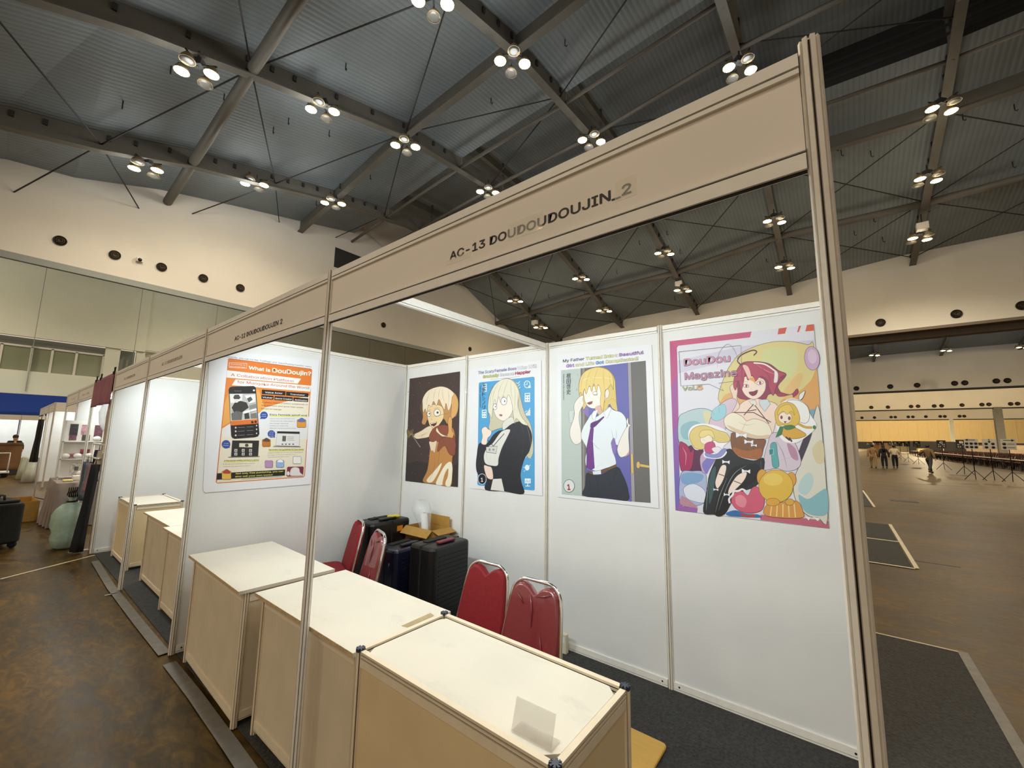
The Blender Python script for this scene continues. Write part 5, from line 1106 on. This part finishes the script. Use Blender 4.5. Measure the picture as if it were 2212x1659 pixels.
for i, (x, y, c_, l) in enumerate(((-10.95, -.08, '#d9c77a', 'yellow packet on the taupe table'), (-10.8, .12, '#e8e2d8', 'white paper pack on the taupe table'), (-10.72, .28, '#22201f', 'black pouch at the right of the taupe table'), (-11.15, .05, '#d6cfc4', 'crumpled pale bag on the taupe table'))):
    o = MB().rbox((-.11, -.06, 0), (.11, .06, .03+.05*(i == 3)), .02).build('goods_packet', mat('packet '+c_, c_, .5, 0, 20, .1)); o.location = (x, y, .7535); tag(o, l, 'packet')
# photo rack
t = thing('photo_rack', 'white grid display rack pinned with photo prints behind the clothes rack', 'display rack', (-11.55, .10, .752), math.radians(90))
M_RACK = mat('white rack board', '#ddd6cc', .6, 0, 8, .05)
MB().box((-.26, .06, .02), (.3, .075, 1.1)).build('back_board', M_RACK, t)
for z in (.03, .36, .69): MB().box((-.28, -.08, z), (.32, .08, z+.015)).build('shelf', M_WHITEP, t)
for u in (-.27, .31): MB().box((u-.008, -.08, 0), (u+.008, -.06, 1.1)).build('upright', M_WHITEP, t)
for u in (-.27, .31): MB().box((u-.008, .06, 0), (u+.008, .08, 1.1)).build('upright', M_WHITEP, t)
for i, (x, z, w_, h_, c_) in enumerate(((-.30, 1.72, .2, .24, '#3a3436'), (-.30, 1.57, .18, .10, '#6d4a52'), (-.02, 1.73, .2, .2, '#b4868c'), (.02, 1.57, .2, .12, '#45403a'), (.32, 1.7, .22, .26, '#5f3a40'), (-.02, 1.30, .1, .1, '#9a3a4a'), (.12, 1.30, .1, .1, '#8a2f3f'), (-.25, 1.22, .22, .1, '#a87c7c'), (.36, 1.56, .12, .1, '#4a4a44'), (-.1, .98, .3, .22, '#c9c0b4'), (-.1, .98, .1, .08, '#57524c'), (.3, .95, .2, .12, '#a2484a'))):
    x, z, w_, h_ = x*.55+.02, z-.80, w_*.55, h_*.95; MB().box((x-w_/2, .055-.001*i, z-h_/2), (x+w_/2, .061, z+h_/2)).build('photo_print', mat('print '+c_, c_, .4, 0, 22, .5), t)
for i, (x, z) in enumerate(((-.42, 1.17), (-.1, 1.17), (.2, 1.17), (.05, .80), (.36, 1.5))):
    o = MB().ball((0, 0, .05), (.06, .06, .05)).build('soft_parcel', mat('pale soft wrap', '#e4ddd6', .7, 0, 20, .1, .4)); o.location = (-11.53, .10+x*.5, z*.9+.095 if 0 else {1.17: 1.128, .80: .798, 1.5: 1.458}[z]); tag(o, 'pale soft parcel on the photo rack, %s' % ('left of middle shelf', 'centre of middle shelf', 'right of middle shelf', 'on its lowest shelf', 'on its upper shelf')[i], 'parcel', 'parcels on the photo rack')
# big clear bag and coat leaning behind the cloth, and loose hangers
garment('long beige coat in clear wrap hanging behind the front post by the pink cloth', -8.42, .05, 2.19, .42, 1.0, '#b5a893', 1.1, 'hanging_coat')
o = MB(); o.sm = True
o.loft([[(.2*q*math.cos(a)*(1+.12*math.sin(5*a+z*8)), .1*q*math.sin(a)*(1+.2*math.cos(3*a)), z) for a in [i*math.pi/10 for i in range(20)]] for z, q in ((0, .5), (.12, 1.0), (.3, 1.15), (.48, .8), (.58, .25))])
o = o.build('plastic_bag', mat('glossy white film', '#eef2f6', .1, 0, 14, .1, .7, alpha=.6, coat=1)); o.location = (-8.95, .10, 1.655); tag(o, 'shiny crumpled clear bag hanging just under the pink cloth', 'plastic bag')
for i, x in enumerate((-10.0, -9.7, -9.4)):
    o = MB().tube([(-.2, 0, 0), (0, 0, .09), (.2, 0, 0), (-.2, 0, 0)], .007, 6).tube([(0, 0, .09), (0, 0, .2), (.05, 0, .24), (.08, 0, .2)], .006, 6).build('coat_hanger', M_DARKMETAL); o.location = (x, .3, 1.66); o.rotation_euler = (0, 0, .3*i); tag(o, 'empty wire hanger above the rack, %s of three' % ('leftmost', 'middle', 'rightmost')[i], 'hanger', 'empty hangers above the rack')
# pink cloth clipped over a fascia
M_PINK = mat('dusty pink cloth', '#98606a', .9, 0, 5, .14, .2)
mb = MB(); mb.sm = True; nx, nz = 24, 10
vs = []; x0, x1 = -9.93, -8.10
for j in range(nz+1):
    for i in range(nx+1):
        u, v = i/nx, j/nz; vs.append((x0+(x1-x0)*u+.03*v, -.022-.012*math.sin(u*19)*v-.01*v, 2.495-.455*v+.012*math.sin(u*3.1)*v))
k_ = len(vs); vs += [(x, y-.004, z) for x, y, z in vs]; q = lambda i, j: j*(nx+1)+i
fs = [(q(i, j), q(i+1, j), q(i+1, j+1), q(i, j+1)) for i in range(nx) for j in range(nz)]; fs += [tuple(k_+a for a in reversed(f)) for f in fs]
for i in range(nx): fs += [(q(i, 0), q(i+1, 0), k_+q(i+1, 0), k_+q(i, 0)), (q(i, nz), q(i+1, nz), k_+q(i+1, nz), k_+q(i, nz))]
mb.add(vs, fs); o = mb.build('hanging_cloth', M_PINK); tag(o, 'dusty pink cloth clipped over the fascia board', 'cloth')
for i, x in enumerate((-9.78, -9.32, -8.14)):
    o = MB().box((-.025, -.018, -.03), (.025, .018, .012)).tube([(-.01, 0, .01), (-.04, .0, .075)], .008, 6).tube([(.01, 0, .01), (.04, .0, .075)], .008, 6).build('binder_clip', M_DARKMETAL); o.location = (x, -.02, 2.50); tag(o, 'black clip holding the pink cloth, %s of three' % ('leftmost', 'middle', 'rightmost')[i], 'clip', 'clips on the pink cloth')
# brown open crate, dark trolley bag
cr = carton('large open brown cardboard tray on the aisle floor at the far left', -12.1, -.67, .9, .62, .36, .002, math.radians(4), False)
MB().box((-.1, -.05, .006), (.12, .04, .05)).build('paper_scrap', M_WHITEP, cr)
tb = thing('trolley_bag', 'dark wheeled fabric bag cut by the left frame edge', 'bag', (-9.45, -.83, .0), math.radians(15))
M_TB = mat('dark green black nylon', '#1d201d', .8, 0, 30, .25, .2)
MB().rbox((-.27, -.17, .07), (.27, .17, .62), .06).build('bag_body', M_TB, tb); MB().rbox((-.23, -.21, .12), (.2, -.165, .42), .02).build('front_pocket', M_TB, tb); MB().rbox((-.25, -.14, .62), (.2, .14, .66), .05).build('top_flap', M_TB, tb)
MB().tube([(-.1, .0, .66), (-.08, 0, .72), (.08, 0, .72), (.1, 0, .66)], .014, 8).build('carry_handle', M_RUB, tb)
for u in (-.2, .2):
    for v in (-.11, .11): MB().lathe([(.01, -.02), (.045, -.016), (.045, .016), (.01, .02)], (u, v, .046), 12, ax='X').build('wheel', M_RUB, tb)

# ---- second island of booths, beyond the aisle
def octo(x, y, label): return post(x, y, label, z0=.002, grp='posts of the far stalls')
IX = -18.4
octo(IX, .06, 'front corner post of the far stall island'); octo(IX, 2.04, 'rear corner post of the far stall island')
for k_, x in enumerate((-20.4, -22.4, -24.4)): octo(x, .06, 'front post of the far stalls, number %d from the aisle corner' % (k_+2))
for k_, x in enumerate((-20.4, -22.4, -24.4)):
    t = fascia(x, x+2.0, 'tiny fascia board of the far stalls with a dark label, number %d from the corner' % (k_+1), y=.06); faint(t, -.3, .3, 'AB-%02d' % (k_+1)); wall_panel((x, 2.06, 0), (x+2.0, 2.06, 0), (0, -1, 0), 'bright white back panel of the far stall island, number %d' % (k_+1))
t = thing('fascia_board', 'plain fascia board on the aisle end of the far stall island', 'sign board', (IX, 1.05, 0)); MB().box((-.01, -.97, 2.226), (.01, .97, 2.5)).build('sign_panel', M_FASCIA, t); mb = MB(); rail(mb, (0, -.97, 0), (0, .97, 0), 2.455, 2.5, [2.4665], (1, 0, 0)); mb.build('top_rail', [M_ALUW, M_GROOVE], t)
wall_panel((-20.4, .06, 0), (-20.4, 2.05, 0), (1, 0, 0), 'white inner panel of the far stall island seen through its open end')
for x, l in ((-19.3, 'first far stall'), (-21.4, 'second far stall'), (-23.4, 'third far stall')): dup(T0, label='tube light of the '+l, loc=(x, .096, 2.335))
t = thing('grid_stand', 'dark wire grid stand with shelves in the open end of the far stall', 'grid stand', (-18.75, .85, 0))
g_ = MB()
for k_ in range(13): g_.tube([(0, -.5+k_/12, .05), (0, -.5+k_/12, 1.75)], .006, 4)
for k_ in range(20): g_.tube([(0, -.5, .06+k_*.088), (0, .5, .06+k_*.088)], .006, 4)
g_.build('wire_grid', M_WHITEP, t)
MB().box((-.05, -.48, .6), (-.03, .48, 1.15)).build('dark_backing', M_STEELD, t)
for z in (.4, .85, 1.18): MB().box((-.02, -.52, z), (.25, .52, z+.02)).build('shelf', M_WHITEP, t)
o = MB().box((-.15, -.3, 0), (.15, .3, .3)).build('carton', M_CB); o.location = (-18.95, .95, .005); tag(o, 'brown carton on the floor under the far grid stand', 'box')
# draped small tables and the dark coat at the stall front
for k_, (x, y, c_) in enumerate(((-20.7, -.14, '#c3c2b2'), (-22.0, -.22, '#b7b89f'))):
    mb = MB(); mb.sm = True
    rg = [[((.3+e)*math.copysign(abs(math.cos(a))**.5, math.cos(a))*(1+.03*math.sin(7*a)), (.08+e*.7)*math.copysign(abs(math.sin(a))**.5, math.sin(a)), z) for a in [i*math.pi/16 for i in range(32)]] for z, e in ((.01, .1), (.35, .05), (.72, 0), (.75, -.01))]
    o = mb.loft(rg).build('draped_table', mat('cloth '+c_, c_, .9, 0, 5, .1)); o.location = (x, y, 0); tag(o, ('white cloth covered table at the corner of the far stalls', 'second pale cloth covered table of the far stalls')[k_], 'table')
garment('long dark coat hanging in front of the far stalls', -14.7, -.34, 1.97, .42, 1.0, '#17130f', .6, 'hanging_coat', cat='coat', sway=-.25)
st = thing('garment_stand', 'thin stand with a crossbar carrying the dark coat in front of the far stalls', 'stand', (-14.7, -.26, 0))
MB().tube([(0, 0, 0), (0, 0, 2.05)], .012, 6).build('stand_pole', M_WHITEP, st); MB().tube([(-.9, -.08, 2.0), (.25, -.08, 2.0)], .012, 6).build('crossbar', M_DARKMETAL, st)
for a in (0, 2.1, 4.2): MB().tube([(0, 0, .12), (.28*math.cos(a), .28*math.sin(a), .01)], .01, 6).build('stand_foot', M_DARKMETAL, st)
# third row of stalls facing the aisle end
for k_, y in enumerate((-4.1, -2.1, -.1)):
    t = thing('fascia_board', 'farthest fascia board below the blue banner, %s from the left' % ('first', 'second', 'third')[k_], 'sign board', (-36.3, y+1, 0)); MB().box((-.01, -.98, 2.226), (.01, .98, 2.5)).build('sign_panel', M_FASCIA, t)
    wall_panel((-38.3, y, 0), (-38.3, y+2, 0), (1, 0, 0), 'farthest bright white panel behind the seated person, number %d' % (k_+1)); octo(-36.3, y, 'farthest stall post by the blue banner, number %d from the left' % (k_+1))
    o = dup(T0, label='tube light of the farthest stalls, number %d' % (k_+1), loc=(-36.345, y+1, 2.335), rz=math.radians(90))
# brown crates on a trolley
t = thing('wooden_crate', 'tall brown crate at the far left, in front of the seated person', 'crate', (-24.7, -1.0, 0))
MB().box((-.5, -.75, .16), (.5, .75, 1.16)).build('crate_body', mat('brown crate board', '#6d4a26', .8, 0, 3, .15, stretch=(1, 1, 6)), t)
for z in (.2, 1.1): MB().box((.5, -.76, z), (.53, .76, z+.07)).build('batten', mat('crate batten', '#5c3d1e', .8), t)
MB().box((-.5, -.72, .01), (.5, .72, .16)).build('pallet', M_STEELD, t)
t = thing('platform_trolley', 'small white platform trolley before the brown crate', 'trolley', (-23.2, -1.0, 0))
MB().box((-.4, -.5, .16), (.4, .5, .2)).build('platform', M_WHITEP, t); MB().tube([(.38, -.45, .2), (.38, -.45, .85), (.38, .45, .85), (.38, .45, .2)], .02, 8).build('push_handle', M_WHITEP, t)
for u in (-.3, .3):
    for v in (-.4, .4): MB().lathe([(.01, -.02), (.08, -.02), (.08, .02), (.01, .02)], (u, v, .081), 10, ax='X').build('wheel', M_RUB, t)
o = MB().box((-.2, -.3, 0), (.2, .2, .35)).build('parcel_box', M_PANEL); o.location = (-23.2, -1.0, .2015); tag(o, 'white parcel on the platform trolley', 'box')

o = MB().box((-.03, -.012, -.03), (.03, .014, .03)).build('binder_clip', M_DARKMETAL); o.location = at(428, 824, Y=1.985); o.location.z = 2.512; tag(o, 'small black clip on the top rail of the empty booth beside the left front post', 'clip')
for x, y, Y, l in ((1992, 490, 30.8, 'far right beam'), (1467, 614, 31, 'third beam seen through the booth'), (1155, 697, 31, 'leftmost beam seen through the booth')):
    p = at(x, y, Y=Y); o = MB().box((-.25, -.2, -.2), (.25, .2, .2)).build('beam_speaker', M_WHITEP); o.location = CAM+(p-CAM)*.985
    MB().tube([(0, 0, .2), (0, 0, .75)], .03, 6).build('bracket', M_STEELD, o); tag(o, 'small white box unit hung under the '+l, 'speaker')

# ================================================================ people
def person(label, loc, rz, h, shirt, trousers, hair, pose, longhair=False, seated=False, skirt=False):
    """local -Y is forward; pose gives ankle and wrist offsets"""
    t = thing('person', label, 'person', loc, rz); s = h/1.65
    J = lambda x, y, z: Vector((x, y, z))*s
    hipz = .86 if not seated else .46
    la, ra, lw, rw = pose
    sh = hipz+.50
    pts = {'pel': J(0, 0, hipz), 'wai': J(0, 0, hipz+.16), 'che': J(0, -.01, hipz+.36), 'nec': J(0, 0, sh+.03), 'hed': J(0, -.01, sh+.10), 'crn': J(0, -.01, sh+.24)}
    for q, sx, a, w in (('l', 1, la, lw), ('r', -1, ra, rw)):
        hip, ank = J(sx*.085, 0, hipz-.03), J(*a); kn = (hip+ank)/2+J(sx*.01, -.05, .03)
        if seated: kn = J(sx*.1, -.42, hipz)
        pts['h'+q], pts['k'+q], pts['a'+q], pts['t'+q] = hip, kn, ank, ank+J(0, -.15, -.045)
        shd, wr = J(sx*.17, 0, sh-.03), J(*w); el = (shd+wr)/2+J(sx*.035, .05, 0)
        pts['s'+q], pts['e'+q], pts['w'+q], pts['f'+q] = shd, el, wr, wr+(wr-el).normalized()*.13*s
    R_ = {'pel': .13, 'wai': .115, 'che': .135, 'nec': .052, 'hed': .075, 'crn': .085, 'h': .088, 'k': .06, 'a': .042, 't': .036, 's': .062, 'e': .043, 'w': .03, 'f': .034}
    E_ = [('pel', 'wai'), ('wai', 'che'), ('che', 'nec'), ('nec', 'hed'), ('hed', 'crn')]
    for q in 'lr': E_ += [('pel', 'h'+q), ('h'+q, 'k'+q), ('k'+q, 'a'+q), ('a'+q, 't'+q), ('che', 's'+q), ('s'+q, 'e'+q), ('e'+q, 'w'+q), ('w'+q, 'f'+q)]
    def skin(name, keys, grow, m, root='pel', flat=.72):
        ks = list(keys); me = bpy.data.meshes.new(name)
        me.from_pydata([pts[k] for k in ks], [(ks.index(a), ks.index(b)) for a, b in E_ if a in ks and b in ks], []); me.materials.append(m)
        o = bpy.data.objects.new(name, me); COL.objects.link(o); o.parent = t
        md = o.modifiers.new('skin', 'SKIN'); md.use_smooth_shade = True
        for i, k in enumerate(ks):
            r = R_.get(k, R_.get(k[0], .05))*s+grow; wide = k in ('pel', 'wai', 'che')
            me.skin_vertices[0].data[i].radius = (r, r*(flat if wide else 1)); me.skin_vertices[0].data[i].use_root = k == root
        sd = o.modifiers.new('sub', 'SUBSURF'); sd.levels = sd.render_levels = 2
        return o
    M_SK = mat('skin', '#b98a68', .6)
    skin('body', pts, 0, M_SK)
    skin('top_garment', [k for k in pts if k in ('pel', 'wai', 'che') or k[0] in 's' or k in ('el', 'er', 'wl', 'wr')], .026, mat('cloth '+shirt, shirt, .9, 0, 30, .1))
    skin('trousers', [k for k in pts if k in ('pel', 'wai') or k in ('hl', 'hr', 'kl', 'kr', 'al', 'ar')], .022, mat('cloth '+trousers, trousers, .9, 0, 30, .1))
    c = pts['crn']; hm = mat('hair '+hair, hair, .6, 0, 40, .3)
    mb = MB().ball((c.x, c.y+.02*s, c.z-.02*s), (.095*s, .105*s, .105*s))
    if longhair: mb.tube([c+J(0, .06, -.05), c+J(0, .10, -.22), c+J(0, .10, -.42)], [.085*s, .10*s, .05*s], 12)
    mb.build('hair', hm, t)
    f = MB()
    for sx in (-1, 1): f.ball((c.x+sx*.03*s, c.y-.078*s, c.z-.055*s), .009*s, 6)
    f.ball((c.x, c.y-.08*s, c.z-.125*s), (.022*s, .008*s, .006*s), 6); f.build('eyes_and_mouth', M_BLACK, t)
    MB().ball((c.x, c.y-.088*s, c.z-.085*s), (.012*s, .018*s, .02*s), 6).build('nose', M_SK, t)
    for q in 'lr': a = pts['t'+q]; b = pts['a'+q]; MB().tube([b+J(0, .03, -.04), (a+b)/2+J(0, 0, -.02), a+J(0, -.02, -.005)], [.042*s, .048*s, .036*s], 10).build('shoe', mat('dark shoe', '#2a2522', .6), t)
    return t
WALK = ((.09, -.16, .085), (-.09, .18, .095), (.30, .12, .78), (-.29, -.14, .80)); STAND = ((.10, .0, .085), (-.10, .04, .085), (.27, -.03, .77), (-.27, .03, .77))
g0 = at(1888, 1011, Z=0); g1 = at(1912, 1011, Z=0); g2 = at(1935, 1011, Z=0); g3 = at(2010, 1022, Z=0)
person('person in a tan shirt and khaki trousers walking away, leftmost of three', (g0.x, g0.y, 0), math.radians(188), 1.62, '#8a6a44', '#8d7048', '#17120f', WALK)
person('person in dark top with long black hair and dark trousers walking away, middle of three', (g1.x, g1.y, 0), math.radians(183), 1.58, '#1d1a20', '#15151c', '#100d0c', STAND, True)
person('person in a white top and black trousers walking away, right of three', (g2.x, g2.y, 0), math.radians(177), 1.60, '#cfc0a4', '#14131a', '#17120f', ((.09, .12, .09), (-.09, -.12, .085), (.26, -.10, 1.02), (-.26, -.08, 1.02)))
person('person in brown shirt and grey trousers striding alone nearer the sign stands', (g3.x, g3.y, 0), math.radians(150), 1.66, '#6b5638', '#3b3836', '#1a1512', ((.07, -.28, .085), (-.07, .26, .13), (.45, .08, 1.05), (-.34, .16, .86)))
ps = at(38, 985, Y=-.55)
pr_ = person('person with dark hair in black seated behind the brown crate at the far left', (-29.5, -.34, .0), math.radians(100), 1.65, '#16130f', '#1a1a20', '#120e0c', ((.12, -.42, .085), (-.12, -.42, .085), (.18, -.34, .60), (-.18, -.34, .60)), seated=True)
pr_.location.z = .17
o = MB().box((-.24, -.24, .34), (.24, .24, .38)).build('stool', M_STEELD); o.location = (-29.5, -.34, .001)
for u in (-.2, .2):
    for v in (-.2, .2): MB().tube([(u, v, .0), (u, v, .34)], .018, 6).build('leg', M_STEELD, o)
tag(o, 'dark stool under the seated person at the far left', 'stool')

# ================================================================ sign stands along the right aisle
M_SB = mat('black sign board', '#171412', .6); M_SW = mat('white sign board', '#cfc9bb', .6); M_INK = mat('white print', '#d9d2c2', .5)
def sign_stand(px, py, label, board, letter=None, w=.44, h=.50, arrow=None, top=None):
    g = at(px, py, Z=0); d = (Vector((CAM.x, CAM.y, 0))-Vector((g.x, g.y, 0))); rz = math.atan2(d.y, d.x)+math.pi/2+random.uniform(-.06, .06)
    t = thing('sign_stand', label, 'sign stand', (g.x, g.y, 0), rz, 'tripod sign stands along the aisle'); zt = 2.0
    MB().tube([(0, .02, .45), (0, .02, zt-h*.2)], .017, 8).build('pole', M_DARKMETAL, t)
    for a in (-2.6, -.55, 1.57): MB().tube([(0, .02, .48), (.42*math.cos(a), .02+.42*math.sin(a), .012)], .016, 6).build('leg', M_DARKMETAL, t)
    o = MB().box((-w/2, -.012, zt-h), (w/2, .008, zt)).build('board', M_SB if board == 'k' else M_SW, t)
    tx = MB(); m = M_INK if board == 'k' else M_SB; y = -.0135
    if letter:
        put_text(tx, letter, (-.07, y, zt-.2), (.07, y, zt-.2), .16, (0, -1, 0), 0, .05)
        for k, z in enumerate((zt-.32, zt-.45)): put_text(tx, '\u2190 22' if k == 0 else '23 \u2192', (-.17, y, z), (.17, y, z), .08, (0, -1, 0), 0, .02)
    if arrow:
        z = zt-.06; a = {'L': -1, 'R': 1}.get(arrow)
        if a: tx.box((-.14, y, z-.012), (.14, y-.001, z+.012)); tx.add([(a*.2, y, z), (a*.1, y, z+.06), (a*.1, y, z-.06)], [(0, 1, 2)])
        else: tx.box((-.012, y, z-.09), (.012, y-.001, z+.07)); tx.add([(0, y, z-.14), (-.06, y, z-.05), (.06, y, z-.05)], [(0, 1, 2)])
        cols = {'L': (-.15, 0, .15), 'D': (-.11, .11), 'R': (-.13,)}[arrow]
        for u in cols:
            for v in (-.23, -.40): tx.lathe([(.001, 0), (.06, 0), (.06, .004), (.001, .004)], (u, y-.004, zt+v), 12, ax='Y')
        if arrow == 'R':
            for v in (-.23, -.40): tx.box((-.04, y, zt+v-.01), (.19, y-.001, zt+v+.012))
    tx.build('lettering', m, t)
    return t
sign_stand(2190, 1042, 'white sign on a tripod with an arrow to the right, rightmost of the signs', 'w', None, .47, .50, 'R')
sign_stand(2148, 1038, 'white sign on a tripod with a downward arrow and four dark ovals', 'w', None, .47, .50, 'D')
sign_stand(2108, 1037, 'white sign on a tripod with an arrow to the left and six dark ovals', 'w', None, .47, .50, 'L')
for (x, y), l in (((2085, 1025), 'B'), ((2040, 1015), 'C'), ((1985, 1003), 'D'), ((1963, 998), 'E'), ((1947, 994), 'F'), ((1937, 990), 'G'), ((1925, 986), 'H')):
    sign_stand(x, y, 'black sign on a tripod lettered %s with two small arrows' % l, 'k', l)
for i, x in enumerate((1908, 1898, 1888, 1876)): sign_stand(x, 980-i*1.5, 'tiny far black sign in the row, number %d beyond sign H' % (i+1), 'k', 'IJKL'[i])
# seating field: folding tables and maroon chairs
M_MAR = mat('maroon chair', '#5a2420', .7, 0, 30, .1); M_TT = mat('pale table top', '#b9ab94', .5)
fc = MB(); fc.rbox((-.2, -.2, .42), (.2, .2, .48), .05, 0); fc.prism([(-.02, 0), (.02, 0), (.02, .42), (-.02, .42)], (-.2, .2, .48), (.2, .2, .48), mi=0)
for u in (-.18, .18):
    for v in (-.18, .18): fc.tube([(u, v, 0), (u, v, .42)], .014, 5, 1)
    fc.tube([(u, .2, .4), (u, .2, .92)], .014, 5, 1)
FC = fc.build('folding_chair', [M_MAR, M_DARKMETAL]); tag(FC, 'maroon chair in the dense seating field beyond the sign stands', 'chair', 'maroon chairs in the seating field')
ft = MB(); ft.box((-.9, -.3, .71), (.9, .3, .74), 0)
for u in (-.8, .8):
    for v in (-.25, .25): ft.tube([(u, v, 0), (u, v, .71)], .018, 5, 1)
FT = ft.build('folding_table', [M_TT, M_DARKMETAL]); tag(FT, 'pale topped folding table at the edge of the seating field', 'table', 'folding tables in the seating field')
def inframe(x, y, z=.5):
    d = Vector((x, y, z))-CAM; q = d.dot(FF); u = W/2+FPX*d.dot(RR)/q; return 1860 < u < 2240
n_c = n_t = 0
e0, e1 = at(2190, 1017, Z=0), at(1965, 984, Z=0)
dv = (e1-e0); ln = dv.length; dv.normalize(); nv = Vector((dv.y, -dv.x, 0)); hd = math.atan2(dv.y, dv.x)
for rrow in range(7):
    off = rrow*1.55
    k = 0
    while k*1.95 < ln+6:
        p_ = e0+dv*(k*1.95-6+.1*(rrow % 2))+nv*(off+.4)
        if inframe(p_.x, p_.y) and n_t < 60:
            (FT if n_t == 0 else dup(FT)); o = FT if n_t == 0 else COL.objects[-1]
            o.location = (p_.x, p_.y, .001); o.rotation_euler = (0, 0, hd); n_t += 1
        for q in (-.6, 0, .6):
            c_ = p_+dv*q+nv*.62
            if inframe(c_.x, c_.y) and n_c < 230:
                o = FC if n_c == 0 else dup(FC); n_c += 1
                o.location = (c_.x, c_.y, .001); o.rotation_euler = (0, 0, hd-math.pi/2+math.pi/2+random.uniform(-.1, .1)+math.pi)
        k += 1
# dark stage boxes and screens behind the seating
def bx(nm, px, py, w_, h_, d_, m, label, cat, Y, z0=.001):
    p_ = at(px, py, Y=Y); o = MB().box((-w_/2, -d_/2, 0), (w_/2, d_/2, h_)).build(nm, m); o.location = (p_.x, Y, z0); return tag(o, label, cat)
M_DK = mat('black stage cloth', '#15110f', .8, 0, 4, .2)
for i, (x, w_) in enumerate(((1998, 4.5), (2029, 4), (2052, 4))):
    o = bx('display_box', x, 960, w_, 2.4, 2.0, M_DK, 'black display booth beyond the seating, %s of three' % ('left', 'middle', 'right')[i], 'display booth', 112+i*4)
    MB().box((-w_*.3, -1.02, .5), (w_*.1, -1.0, 1.0)).build('poster_patch', mat('pale poster patch', '#b8a86a', .6, 0, 3, .3), o)
for i, (x, w_, c_) in enumerate(((1963, 6, '#d9c9a0'), (1935, 5, '#c9a888'), (1912, 5, '#bfa590'), (2105, 9, '#cdbfa8'), (2180, 7, '#9c8a76'), (2075, 4, '#b8a17a'))):
    o = bx('far_stall', x, 962, w_, 2.5, 2.4, mat('stall wall '+c_, c_, .7, 0, 2, .12), 'pale far stall before the ochre wall, '+('behind sign E', 'behind sign F', 'behind the walking trio', 'behind the white left arrow sign', 'behind the rightmost sign', 'between signs B and C')[i], 'stall', 140+i*5)
    MB().box((-w_/2-.05, -1.25, 2.1), (w_/2+.05, -1.2, 2.5)).build('fascia', M_DK, o)
